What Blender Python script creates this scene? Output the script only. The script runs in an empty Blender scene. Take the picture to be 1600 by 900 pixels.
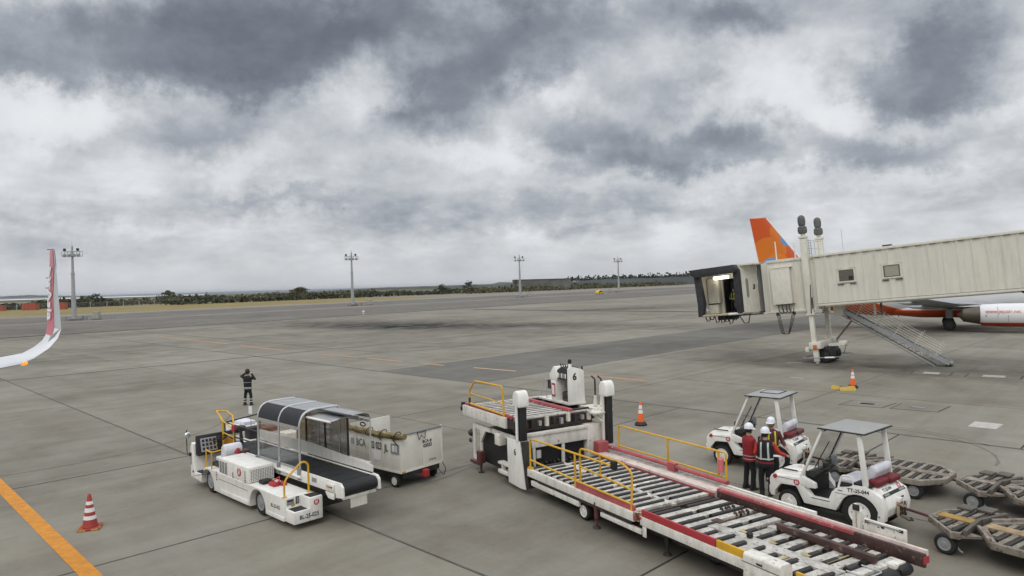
import bpy, bmesh, math, random
from mathutils import Vector, Matrix, Euler
random.seed(7)
PI = math.pi
S = bpy.context.scene
COL = S.collection
R = math.radians

# ------------------------------------------------------------------ camera
FPX, CAMH, ROLL, PITCH = 1090.0, 5.8, math.atan(0.0275), math.atan(7 / 1090.0)
cam = bpy.data.cameras.new('camera'); camo = bpy.data.objects.new('camera', cam); COL.objects.link(camo)
fw = Vector((0, math.cos(PITCH), -math.sin(PITCH)))
u0 = Vector((0, math.sin(PITCH), math.cos(PITCH))); r0 = Vector((1, 0, 0))
rt = r0 * math.cos(ROLL) - u0 * math.sin(ROLL); up = r0 * math.sin(ROLL) + u0 * math.cos(ROLL)
camo.matrix_world = Matrix(((rt.x, up.x, -fw.x, 0), (rt.y, up.y, -fw.y, 0), (rt.z, up.z, -fw.z, CAMH), (0, 0, 0, 1)))
cam.sensor_width = 36; cam.lens = 36 * FPX / 1600
cam.clip_start = 0.1; cam.clip_end = 60000
S.camera = camo

# ------------------------------------------------------------------ world: overcast cloud deck over a Nishita sky
SUN_EL, SUN_AZ = R(48), R(200)          # azimuth clockwise from +Y: behind the camera, slightly left
W = bpy.data.worlds.new('World'); S.world = W; W.use_nodes = True
nt = W.node_tree; N = nt.nodes; K = nt.links
for n in list(N): N.remove(n)
def nd(t, tree=None, **kw):
    n = (tree or nt).nodes.new(t)
    for k, v in kw.items(): setattr(n, k, v)
    return n
def lk(a, b, tree=None): (tree or nt).links.new(a, b)
def mth(op, a, b=None, c=None, tree=None, clamp=False):
    n = nd('ShaderNodeMath', tree, operation=op); n.use_clamp = clamp
    for i, x in enumerate((a, b, c)):
        if x is None: continue
        if isinstance(x, (int, float)): n.inputs[i].default_value = x
        else: lk(x, n.inputs[i], tree)
    return n.outputs[0]
def vmth(op, a, b=None, tree=None):
    n = nd('ShaderNodeVectorMath', tree, operation=op)
    for i, x in enumerate((a, b)):
        if x is None: continue
        if isinstance(x, (tuple, list)): n.inputs[i].default_value = x
        else: lk(x, n.inputs[i], tree)
    return n.outputs['Value'] if op in ('DOT_PRODUCT', 'LENGTH') else n.outputs[0]
def noise(vec, scale, detail=5, rough=.55, dist=0, tree=None):
    n = nd('ShaderNodeTexNoise', tree); n.inputs['Scale'].default_value = scale
    n.inputs['Detail'].default_value = detail; n.inputs['Roughness'].default_value = rough
    n.inputs['Distortion'].default_value = dist
    if vec is not None: lk(vec, n.inputs['Vector'], tree)
    return n
def ramp(fac, stops, tree=None, interp='LINEAR'):
    n = nd('ShaderNodeValToRGB', tree); cr = n.color_ramp; cr.interpolation = interp
    while len(cr.elements) < len(stops): cr.elements.new(0.5)
    for e, (p, c) in zip(cr.elements, stops):
        e.position = p; e.color = (c[0], c[1], c[2], 1) if isinstance(c, (tuple, list)) else (c, c, c, 1)
    lk(fac, n.inputs[0], tree); return n.outputs[0]

tc = nd('ShaderNodeTexCoord'); sep = nd('ShaderNodeSeparateXYZ'); lk(tc.outputs['Generated'], sep.inputs[0])
dx, dy, dz = sep.outputs
# cloud texture on the dome: large masses higher up, smaller and flatter ones towards the horizon
V1 = vmth('MULTIPLY', tc.outputs['Generated'], (1, 1, 1.55))
V2 = vmth('MULTIPLY', tc.outputs['Generated'], (1, 1, 2.6))
def cloud(v, sc, off, up):
    wp_ = noise(v, sc * .6, 2, .5)
    pv = vmth('ADD', v, vmth('MULTIPLY', vmth('SUBTRACT', wp_.outputs['Color'], (.5, .5, .5)), (.35 / sc, .35 / sc, .35 / sc)))
    n1 = noise(vmth('ADD', pv, off), sc, 10, .62).outputs[0]; n2 = noise(vmth('ADD', pv, (off[0], off[1], off[2] + up)), sc, 10, .62).outputs[0]
    return n1, mth('SUBTRACT', n2, n1)
h1, r1 = cloud(V1, 4.2, (7.3, 2.1, .4), .075)
l1, r2 = cloud(V2, 7.5, (1.3, 4.4, .2), .045)
hi = nd('ShaderNodeMapRange', interpolation_type='SMOOTHSTEP'); hi.inputs['From Min'].default_value = .07; hi.inputs['From Max'].default_value = .24; lk(dz, hi.inputs['Value']); hi = hi.outputs[0]
lo_k = mth('SUBTRACT', 1.0, hi)
nn_ = mth('ADD', mth('MULTIPLY', h1, hi), mth('MULTIPLY', l1, lo_k)); rl_ = mth('ADD', mth('MULTIPLY', r1, hi), mth('MULTIPLY', r2, lo_k))
dens = mth('ADD', mth('MULTIPLY', mth('SUBTRACT', nn_, .5), 1.25), .352)
dens = mth('ADD', dens, mth('MULTIPLY', rl_, .85))
# individual cloud masses of this deck, placed by bearing (tangent of azimuth, tangent of elevation)
yy = mth('MAXIMUM', dy, 0.05)
ca = nd('ShaderNodeCombineXYZ'); lk(mth('DIVIDE', dx, yy), ca.inputs[0]); lk(mth('DIVIDE', dz, yy), ca.inputs[1])
wn = noise(ca.outputs[0], 8.0, 10, .66)
cav = vmth('ADD', ca.outputs[0], vmth('MULTIPLY', vmth('SUBTRACT', wn.outputs['Color'], (.5, .5, .5)), (.24, .17, 0)))
CLOUDS = [
 # tan az, tan el, half width, half height, density
 (-0.135, 0.396, 0.2018, 0.0367, 0.14), (0.064, 0.34, 0.1193, 0.055, 0.12), (0.212, 0.377, 0.156, 0.0413, 0.14), (0.468, 0.365, 0.1376, 0.0367, 0.08), (0.706, 0.368, 0.1101, 0.055, 0.1), (0.283, 0.306, 0.0826, 0.0367, 0.08), (-0.541, 0.32, 0.1835, 0.0275, 0.08),
 (-0.612, 0.368, 0.2752, 0.0624, 0.34), (-0.357, 0.319, 0.1376, 0.0413, 0.3), (-0.419, 0.408, 0.3486, 0.0459, 0.2), (-0.182, 0.369, 0.1101, 0.0459, 0.16), (-0.705, 0.333, 0.0826, 0.0183, 0.1), (-0.689, 0.274, 0.1009, 0.0459, -0.245), 
 (-0.552, 0.252, 0.1101, 0.0275, -0.072), (-0.211, 0.297, 0.0688, 0.0385, -0.245), (-0.303, 0.286, 0.055, 0.0229, -0.0864), (-0.24, 0.248, 0.1101, 0.0321, -0.115), (-0.084, 0.271, 0.0872, 0.044, 0.34), (0, 0.332, 0.1009, 0.044, 0.26), 
 (-0.14, 0.245, 0.055, 0.0202, 0.12), (0.102, 0.375, 0.1101, 0.0367, 0.1), (0.072, 0.276, 0.055, 0.0229, -0.13), (0.2, 0.277, 0.078, 0.0349, 0.2), (0.156, 0.346, 0.1009, 0.0367, -0.0144), (0.098, 0.215, 0.078, 0.0257, 0.24), 
 (0.262, 0.183, 0.1468, 0.0275, 0.28), (0.151, 0.162, 0.0917, 0.0165, 0.16), (0.354, 0.208, 0.055, 0.0229, 0.12), (0.313, 0.374, 0.0688, 0.0294, 0.2), (0.403, 0.34, 0.0826, 0.0367, -0.115), (0.347, 0.277, 0.0688, 0.0413, -0.187), 
 (0.438, 0.256, 0.0734, 0.0367, -0.115), (0.576, 0.285, 0.1055, 0.044, 0.34), (0.65, 0.333, 0.055, 0.0459, 0.22), (0.648, 0.246, 0.0826, 0.0239, 0.2), (0.513, 0.337, 0.0642, 0.0229, -0.0864), (0.732, 0.303, 0.0459, 0.055, 0.06), 
 (0.483, 0.223, 0.0642, 0.0229, -0.173), (0.418, 0.175, 0.0917, 0.0165, -0.0288), (0.546, 0.167, 0.1193, 0.0202, 0.2), (0.684, 0.19, 0.0734, 0.0147, 0.1), (0.721, 0.235, 0.0367, 0.0183, -0.144), (0.371, 0.135, 0.1101, 0.0147, -0.115), 
 (0.6, 0.124, 0.1284, 0.0128, -0.0864), (-0.488, 0.227, 0.1101, 0.0294, 0.2), (-0.608, 0.203, 0.055, 0.0165, 0.05), (-0.361, 0.191, 0.0872, 0.0257, -0.173), (-0.426, 0.17, 0.0734, 0.0128, -0.0432), (-0.317, 0.126, 0.0872, 0.0119, 0.18), 
 (-0.178, 0.186, 0.1009, 0.0239, -0.072), (-0.087, 0.156, 0.1009, 0.0202, 0.1), (-0.131, 0.213, 0.0917, 0.0128, 0.06), (0.005, 0.186, 0.055, 0.0275, -0.158), (0.058, 0.102, 0.1376, 0.0202, 0.16), (-0.638, 0.126, 0.1743, 0.0202, 0.12), 
 (-0.144, 0.108, 0.0642, 0.0165, 0.07), (-0.502, 0.09, 0.1101, 0.0128, -0.072), (-0.292, 0.066, 0.1468, 0.0128, -0.036), (0.26, 0.097, 0.1009, 0.0147, 0.07), (-0.035, 0.063, 0.1284, 0.011, -0.0432), ]
acc = None
for (a, e, sa, se, amp) in CLOUDS:
    q = vmth('MULTIPLY', vmth('SUBTRACT', cav, (a, e, 0)), (.88 / sa, .88 / se, 0))
    d2_ = vmth('DOT_PRODUCT', q, q)
    d = mth('MULTIPLY', mth('POWER', .3679, mth('POWER', d2_, 1.35)), amp * .9)
    acc = d if acc is None else mth('ADD', acc, d)
front = mth('MULTIPLY', mth('MULTIPLY', dy, 3.0, clamp=True), acc)
dens = mth('ADD', dens, front)
low = mth('POWER', .3679, mth('POWER', mth('DIVIDE', mth('MAXIMUM', dz, 0.0), .048), 1.6))   # far clouds melt into one pale tone
dens = mth('ADD', mth('MULTIPLY', dens, mth('SUBTRACT', 1.0, mth('MULTIPLY', low, .82))), mth('MULTIPLY', low, .82 * .36))
cc = ramp(dens, [(0.0, (7.9, 8.05, 8.2)), (.22, (6.9, 7.1, 7.4)), (.36, (5.35, 5.55, 5.8)), (.52, (3.55, 3.78, 4.2)), (.68, (2.2, 2.38, 2.75)), (.85, (1.42, 1.57, 1.9)), (1.0, (1.15, 1.28, 1.55))])
# an overcast sky is brightest overhead (CIE overcast law), well above the picture
zen = nd('ShaderNodeMapRange', interpolation_type='SMOOTHSTEP'); zen.inputs['From Min'].default_value = .42; zen.inputs['From Max'].default_value = .95; zen.inputs['To Min'].default_value = 1.0; zen.inputs['To Max'].default_value = 2.4; lk(dz, zen.inputs['Value'])
sc2 = nd('ShaderNodeVectorMath', operation='SCALE'); lk(cc, sc2.inputs[0]); lk(zen.outputs[0], sc2.inputs['Scale']); cc = sc2.outputs[0]
# ColorRamp clamps nothing above 1 in its stops, so the values are scene radiance at Background strength 0.1
sky = nd('ShaderNodeTexSky'); sky.sky_type = 'NISHITA'; sky.sun_disc = False
sky.sun_elevation = SUN_EL; sky.sun_rotation = SUN_AZ; sky.air_density = 1.0; sky.dust_density = 2.0
mx = nd('ShaderNodeMix', data_type='RGBA'); mx.inputs[0].default_value = .96
lk(sky.outputs[0], mx.inputs[6]); lk(cc, mx.inputs[7])
bg = nd('ShaderNodeBackground'); bg.inputs[1].default_value = .1; lk(mx.outputs[2], bg.inputs[0])
wo = nd('ShaderNodeOutputWorld'); lk(bg.outputs[0], wo.inputs[0])

# ------------------------------------------------------------------ sun and exposure
sl = bpy.data.lights.new('sun', 'SUN'); sl.energy = .85; sl.angle = R(40); sl.color = (1, .97, .92)
so = bpy.data.objects.new('sun', sl); COL.objects.link(so)
sd = Vector((math.sin(SUN_AZ) * math.cos(SUN_EL), math.cos(SUN_AZ) * math.cos(SUN_EL), math.sin(SUN_EL)))
so.rotation_euler = (-sd).to_track_quat('-Z', 'Y').to_euler(); so.location = (0, -20, 60)
S.view_settings.view_transform = 'Standard'; S.view_settings.look = 'None'
S.view_settings.exposure = .12; S.view_settings.gamma = 1

# ------------------------------------------------------------------ mesh helpers
class MB:
    def __init__(s): s.v = []; s.f = []
    def add(s, v, f, M=None):
        o = len(s.v)
        s.v += [tuple(M @ Vector(p)) if M is not None else tuple(p) for p in v]
        s.f += [tuple(i + o for i in q) for q in f]; return s
    def box(s, x0, x1, y0, y1, z0, z1, M=None):
        v = [(x, y, z) for z in (z0, z1) for y in (y0, y1) for x in (x0, x1)]
        return s.add(v, [(0, 2, 3, 1), (4, 5, 7, 6), (0, 1, 5, 4), (2, 6, 7, 3), (0, 4, 6, 2), (1, 3, 7, 5)], M)
    def prism(s, poly, axis, a0, a1, M=None):
        def p(q, a): return {'y': (q[0], a, q[1]), 'x': (a, q[0], q[1]), 'z': (q[0], q[1], a)}[axis]
        n = len(poly); v = [p(q, a0) for q in poly] + [p(q, a1) for q in poly]
        f = [tuple(range(n)), tuple(range(2 * n - 1, n - 1, -1))] + [(i, i + n, (i + 1) % n + n, (i + 1) % n) for i in range(n)]
        return s.add(v, f, M)
    def tube(s, pts, r, n=6, closed=False, M=None, cap=True):
        pts = [Vector(p) for p in pts]; m = len(pts); rings = []
        nrm = None
        for i, p in enumerate(pts):
            a = pts[i - 1] if (i > 0 or closed) else p; b = pts[(i + 1) % m] if (i < m - 1 or closed) else p
            t = (b - a).normalized()
            if nrm is None:
                nrm = t.orthogonal().normalized()
                if abs(t.z) < .99: nrm = t.cross(Vector((0, 0, 1))).normalized()
            nrm = (nrm - t * nrm.dot(t)).normalized(); bn = t.cross(nrm)
            rr = r[i] if isinstance(r, (list, tuple)) else r
            rings.append([p + (nrm * math.cos(2 * PI * k / n) + bn * math.sin(2 * PI * k / n)) * rr for k in range(n)])
        return s.loft(rings, closed, cap, M)
    def loft(s, rings, closed=False, cap=True, M=None):
        n = len(rings[0]); v = [p for rg in rings for p in rg]; f = []; m = len(rings)
        for i in range(m if closed else m - 1):
            j = (i + 1) % m
            for k in range(n): f.append((i * n + k, i * n + (k + 1) % n, j * n + (k + 1) % n, j * n + k))
        if cap and not closed: f += [tuple(range(n - 1, -1, -1)), tuple((m - 1) * n + k for k in range(n))]
        return s.add(v, f, M)
    def lathe(s, prof, c, axis='z', n=16, M=None):
        rings = []
        for (r, h) in prof:
            rg = []
            for k in range(n):
                a = 2 * PI * k / n; x, y = r * math.cos(a), r * math.sin(a)
                p = {'z': (x, y, h), 'y': (x, h, y), 'x': (h, x, y)}[axis]
                rg.append((p[0] + c[0], p[1] + c[1], p[2] + c[2]))
            rings.append(rg)
        return s.loft(rings, False, True, M)
    def cyl(s, a, b, r, n=10, M=None): return s.tube([a, b], r, n, M=M)
    def build(s, name, mat, parent=None, smooth=False, bevel=0, kind=None, label=None, seg=2):
        me = bpy.data.meshes.new(name); me.from_pydata(s.v, [], s.f); me.validate()
        bm = bmesh.new(); bm.from_mesh(me)
        bmesh.ops.remove_doubles(bm, verts=bm.verts, dist=1e-5)
        bmesh.ops.recalc_face_normals(bm, faces=bm.faces)
        if bevel:
            ed = [e for e in bm.edges if len(e.link_faces) == 2 and e.calc_face_angle(0) > .5]
            bmesh.ops.bevel(bm, geom=ed, offset=bevel, segments=seg, affect='EDGES', clamp_overlap=True, profile=.6)
        bm.to_mesh(me); bm.free()
        if smooth or bevel:
            for p in me.polygons: p.use_smooth = True
            me.set_sharp_from_angle(angle=R(38))
        return link(name, me, mat, parent, kind, label)
def link(name, me, mat, parent=None, kind=None, label=None):
    if mat is not None and not me.materials: me.materials.append(mat)
    o = bpy.data.objects.new(name, me); COL.objects.link(o)
    if parent: o.parent = parent
    if kind: o['kind'] = kind
    if label: o['label'] = label
    return o
def tag(o, label, cat, group=None):
    o['label'] = label; o['category'] = cat
    if group: o['group'] = group
    return o
def thing(name, label, cat, loc=(0, 0, 0), rot=0, group=None):
    o = bpy.data.objects.new(name, None); COL.objects.link(o); o.location = loc
    o.rotation_euler = rot if isinstance(rot, tuple) else (0, 0, R(rot)); o.empty_display_size = .2
    return tag(o, label, cat, group)
def dup(o, parent=None, skip=()):
    c = o.copy(); COL.objects.link(c); c.parent = parent
    for ch in list(o.children):
        if ch.name.split('.')[0] not in skip: dup(ch, c, skip)
    return c
def box(name, mat, parent, x0, x1, y0, y1, z0, z1, bevel=0, **kw):
    return MB().box(x0, x1, y0, y1, z0, z1).build(name, mat, parent, bevel=bevel, **kw)
def arc(cx, cz, r, a0, a1, n=8): return [(cx + r * math.cos(R(a0 + (a1 - a0) * i / n)), cz + r * math.sin(R(a0 + (a1 - a0) * i / n))) for i in range(n + 1)]
def rpath(pts, rad, n=4):
    """round the inner corners of a 3-D polyline"""
    out = [Vector(pts[0])]
    for i in range(1, len(pts) - 1):
        p, a, b = Vector(pts[i]), Vector(pts[i - 1]), Vector(pts[i + 1])
        d1 = (a - p); d2 = (b - p); k = min(rad, d1.length * .45, d2.length * .45)
        s_, e_ = p + d1.normalized() * k, p + d2.normalized() * k
        for j in range(n + 1):
            t = j / n; out.append(s_ * (1 - t) ** 2 + p * 2 * t * (1 - t) + e_ * t * t)
    out.append(Vector(pts[-1])); return out

# ------------------------------------------------------------------ materials
def mat(name, col, rough=.5, metal=0, var=.06, scale=2.5, dirt=0, rust=0, bump=0, rustcol=(.10, .035, .018), rs=7, dirtcol=(.09, .075, .055), spec=.5, streak=.35, orand=0):
    m = bpy.data.materials.new(name); m.use_nodes = True; t = m.node_tree
    b = t.nodes['Principled BSDF']; b.inputs['Metallic'].default_value = metal; b.inputs['Specular IOR Level'].default_value = spec
    co = nd('ShaderNodeTexCoord', t).outputs['Object']
    n1 = noise(co, scale, 6, .6, tree=t).outputs[0]
    c = ramp(n1, [(.3, [x * (1 - var) for x in col]), (.7, [min(1, x * (1 + var)) for x in col])], t)
    if orand:
        oi = nd('ShaderNodeObjectInfo', t).outputs['Random']; k_ = mth('ADD', mth('MULTIPLY', oi, 2 * orand, tree=t), 1 - orand, tree=t); sc_n = nd('ShaderNodeVectorMath', t, operation='SCALE'); lk(c, sc_n.inputs[0], t); lk(k_, sc_n.inputs['Scale'], t); c = sc_n.outputs[0]
    if dirt:
        mp = nd('ShaderNodeMapping', t); mp.inputs['Scale'].default_value = (3.2, 3.2, 3.2 * streak); lk(co, mp.inputs[0], t)
        d = noise(mp.outputs[0], 1.6, 7, .65, tree=t).outputs[0]
        f = mth('MULTIPLY', ramp(d, [(.42, 0), (.72, 1)], t), dirt, tree=t)
        x = nd('ShaderNodeMix', t, data_type='RGBA'); lk(f, x.inputs[0], t); lk(c, x.inputs[6], t); x.inputs[7].default_value = (*dirtcol, 1); c = x.outputs[2]
    if rust:
        d = noise(co, rs, 6, .7, .4, tree=t).outputs[0]
        f = ramp(d, [(.62 - rust, 0), (.68 - rust, 1)], t)
        x = nd('ShaderNodeMix', t, data_type='RGBA'); lk(f, x.inputs[0], t); lk(c, x.inputs[6], t); x.inputs[7].default_value = (*rustcol, 1); c = x.outputs[2]
    lk(c, b.inputs['Base Color'], t)
    rn = mth('ADD', mth('MULTIPLY', mth('SUBTRACT', n1, .5, tree=t), .25, tree=t), rough, tree=t, clamp=True)
    lk(rn, b.inputs['Roughness'], t)
    if bump:
        bp = nd('ShaderNodeBump', t); bp.inputs['Strength'].default_value = bump; bp.inputs['Distance'].default_value = .02
        lk(noise(co, scale * 6, 4, .6, tree=t).outputs[0], bp.inputs['Height'], t); lk(bp.outputs[0], b.inputs['Normal'], t)
    return m
def emit(name, col, st):
    m = bpy.data.materials.new(name); m.use_nodes = True; t = m.node_tree; b = t.nodes['Principled BSDF']
    b.inputs['Base Color'].default_value = (*col, 1); b.inputs['Emission Color'].default_value = (*col, 1); b.inputs['Emission Strength'].default_value = st
    return m
def glass(name, tint, refl=1.0):
    m = bpy.data.materials.new(name); m.use_nodes = True; t = m.node_tree
    for n in list(t.nodes): t.nodes.remove(n)
    tr = nd('ShaderNodeBsdfTransparent', t); tr.inputs[0].default_value = (*tint, 1)
    gl = nd('ShaderNodeBsdfGlossy', t); gl.inputs['Roughness'].default_value = .08; gl.inputs[0].default_value = (.9, .92, .95, 1)
    lw = nd('ShaderNodeLayerWeight', t); lw.inputs[0].default_value = .5
    f = mth('ADD', mth('MULTIPLY', mth('POWER', lw.outputs['Facing'], 5.0, tree=t), .8 * refl, tree=t), .045 * refl, tree=t, clamp=True)
    mxs = nd('ShaderNodeMixShader', t); lk(f, mxs.inputs[0], t); lk(tr.outputs[0], mxs.inputs[1], t); lk(gl.outputs[0], mxs.inputs[2], t)
    o = nd('ShaderNodeOutputMaterial', t); lk(mxs.outputs[0], o.inputs[0], t); return m

Mwhite = mat('white_paint', (.84, .82, .765), .38, dirt=.18, var=.025)
Mwhite2 = mat('grubby_white_paint', (.76, .735, .66), .5, dirt=.34, rust=.012, rs=11, var=.06)
Mworn = mat('worn_white_plate', (.57, .545, .49), .55, dirt=.6, rust=.045, rs=12, var=.12, orand=.22)
Mcont = mat('container_white', (.76, .735, .65), .5, dirt=.07, rust=.0, var=.05)
Mcream = mat('bridge_cream', (.70, .67, .58), .5, dirt=.17, var=.04, scale=1.2, streak=.08)
Mcream2 = mat('bridge_cream_light', (.72, .69, .60), .5, dirt=.18, var=.04)
Mblack = mat('black_rubber', (.014, .014, .014), .6, var=.25, scale=6)
Mtyre = mat('tyre_rubber', (.017, .0165, .016), .75, var=.3, scale=9, bump=.2)
Mbelt = mat('belt_rubber', (.016, .017, .018), .7, var=.3, scale=4)
Mdark = mat('dark_steel', (.022, .022, .021), .5, var=.4, dirt=.4)
Mgreasy = mat('greasy_steel', (.035, .030, .026), .45, var=.5, scale=6, rust=.08)
Mroller = mat('roller_black', (.018, .016, .015), .5, var=.5, scale=5, rust=.03, rustcol=(.05, .028, .02), orand=.5)
Mgrey = mat('grey_steel', (.27, .275, .28), .45, var=.1, dirt=.25)
Mgalv = mat('galvanised', (.42, .43, .43), .45, metal=.3, var=.12, dirt=.2)
Malu = mat('aluminium', (.62, .63, .64), .32, metal=.75, var=.06)
Myel = mat('yellow_paint', (.68, .38, .018), .45, dirt=.25, var=.08, rust=.0)
Mochre = mat('ochre_panel', (.40, .19, .015), .5, dirt=.3, var=.1)
Mred = mat('red_paint', (.42, .03, .038), .5, dirt=.3, var=.1)
Mredw = mat('worn_red_paint', (.44, .085, .095), .55, dirt=.35, var=.22, rust=.005, rustcol=(.55, .42, .38))
Mpink = mat('faded_pink_beam', (.66, .55, .50), .55, dirt=.3, var=.12, rust=.03, rustcol=(.45, .15, .15), rs=4)
Mbrown = mat('brown_rust', (.065, .034, .028), .6, var=.4, rust=.05, rustcol=(.16, .12, .10))
Mmar = mat('maroon_steel', (.10, .022, .024), .5, var=.3, dirt=.3)
Mroofg = mat('grey_tarpaulin', (.33, .335, .34), .55, var=.1, scale=1.5, dirt=.3)
Mtugroof = mat('grey_roof_sheet', (.31, .305, .295), .5, var=.05, dirt=.15)
Mglass = glass('clear_glass', (.90, .90, .89), 1.2)
Msmoke = glass('smoked_glass', (.52, .51, .50), 2)
Mbrglass = glass('brown_glass', (.70, .64, .58), 1.5)
Mtan = mat('tan_tarpaulin', (.20, .155, .065), .85, var=.6, scale=6, bump=.6)
Mink = mat('black_lettering', (.02, .02, .02), .6, var=.05)
Mredlogo = mat('red_emblem', (.50, .02, .03), .45, var=.05)
Mwlogo = mat('white_emblem', (.78, .78, .77), .45, var=.03)
Mseat = mat('white_seat_cover', (.66, .66, .70), .8, var=.08, scale=5, bump=.3)
Morange = mat('orange_paint', (.70, .115, .012), .45, var=.08)
Mconeo = mat('cone_orange', (.80, .12, .012), .5, var=.06)
Mconer = mat('cone_red', (.36, .035, .025), .55, var=.1, dirt=.2)
Mconew = mat('reflective_white', (.80, .79, .77), .4, var=.04)
Mplank = mat('tan_plank', (.36, .25, .13), .7, var=.3, scale=4, dirt=.4)
Mpatch = mat('yellowed_patch', (.46, .38, .17), .6, dirt=.5, var=.2)
Mrustb = mat('rusty_cream_hitch', (.45, .36, .25), .6, rust=.16, rustcol=(.08, .03, .015), var=.2)
Mgold = mat('yellow_chock', (.55, .36, .03), .6, var=.2, dirt=.35)
Mlamp = emit('fluorescent_lamp', (1, .94, .80), 5)
Mnav = emit('navigation_lamp', (1, .16, .008), 2.2)
Mamber = mat('amber_lens', (.55, .16, .02), .3, var=.05)
Mcurt = mat('grey_curtain', (.24, .245, .26), .6, var=.1, dirt=.2)
Mcanopy = mat('black_canopy_fabric', (.022, .023, .026), .7, var=.3, scale=4)

# ------------------------------------------------------------------ lettering and emblem
def text_mesh(txt, size, bold=0.0, spacing=1.0):
    cu = bpy.data.curves.new('lettering', 'FONT'); cu.body = txt; cu.size = size; cu.align_x = 'CENTER'; cu.align_y = 'CENTER'
    cu.offset = bold; cu.space_character = spacing; cu.resolution_u = 2
    ob = bpy.data.objects.new('lettering_tmp', cu); COL.objects.link(ob)
    dg = bpy.context.evaluated_depsgraph_get()
    me = bpy.data.meshes.new_from_object(ob.evaluated_get(dg)); bpy.data.objects.remove(ob); bpy.data.curves.remove(cu)
    me.name = 'lettering'; return me
def frame(o, xa, ya):
    xa = Vector(xa).normalized(); ya = Vector(ya).normalized(); za = xa.cross(ya)
    return Matrix(((xa.x, ya.x, za.x, o[0]), (xa.y, ya.y, za.y, o[1]), (xa.z, ya.z, za.z, o[2]), (0, 0, 0, 1)))
def letter(txt, size, parent, o, xa, ya, m=None, bold=0.0, sx=1.0, shear=0, bend=None):
    me = text_mesh(txt, size, bold)
    me.transform(frame(o, xa, ya) @ Matrix.Scale(sx, 4, (1, 0, 0)))
    if bend: 
        for v in me.vertices: v.co = bend(v.co)
    me.materials.clear()
    return link('lettering', me, m or Mink, parent)
def emblem(parent, o, xa, ya, r):
    M = frame(o, xa, ya)
    red = MB(); n = 28
    ring = [(r * math.cos(R(108 + 324 * i / n)), r * math.sin(R(108 + 324 * i / n))) for i in range(n + 1)]
    inn = [(r * .62 * math.cos(R(128 + 284 * i / n)), r * .62 * math.sin(R(128 + 284 * i / n)) - r * .06) for i in range(n + 1)]
    v = [(x, y, .002) for x, y in ring] + [(x, y, .002) for x, y in inn]
    red.add(v, [(i, i + 1, n + 2 + i, n + 1 + i) for i in range(n)], M)
    red.add([(-.10 * r, .15 * r, .002), (.16 * r, .1 * r, .002), (.10 * r, .98 * r, .002), (-.03 * r, .98 * r, .002)], [(0, 1, 2, 3)], M)
    red.add([(-.45 * r, .1 * r, .002), (.45 * r, .1 * r, .002), (.55 * r, -.25 * r, .002), (.25 * r, -.55 * r, .002), (-.25 * r, -.55 * r, .002), (-.55 * r, -.25 * r, .002)], [(0, 1, 2, 3, 4, 5)], M)
    e = red.build('emblem', Mredlogo, parent)
    me = text_mesh('JAL', r * .55, .008); me.transform(M @ Matrix.Translation((0, -r * .2, .004))); me.materials.clear()
    link('emblem_lettering', me, Mwlogo, e)
    return e

def wheel(parent, c, rad, w, out=-1, rim=None, n=22, rimr=.62):
    """tyre (part) with rim and hub (sub-parts); axle along y, outer face towards out*y"""
    h = w / 2
    t = MB().lathe([(rad * .58, -h * .82), (rad * .8, -h), (rad * .93, -h * .86), (rad, -h * .5), (rad, h * .5), (rad * .93, h * .86), (rad * .8, h), (rad * .58, h * .82)], c, 'y', n).build('wheel', Mtyre, parent, smooth=True)
    o_ = out * h
    MB().lathe([(rad * rimr, o_ * .80), (rad * rimr, o_ * .94), (rad * rimr * .90, o_ * .95), (rad * rimr * .84, o_ * .84), (rad * .26, o_ * .88), (rad * .22, o_ * 1.0), (.001, o_ * 1.02)], c, 'y', n).build('rim', rim or Mwhite2, t, smooth=True)
    b = MB()
    for k in range(6):
        a = k * PI / 3; b.cyl((c[0] + rad * .42 * math.cos(a), c[1] + o_ * .60, c[2] + rad * .42 * math.sin(a)), (c[0] + rad * .42 * math.cos(a), c[1] + o_ * .95, c[2] + rad * .42 * math.sin(a)), rad * .035, 6)
    b.build('wheel_nuts', Mgrey, t, kind='stuff')
    return t

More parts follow.
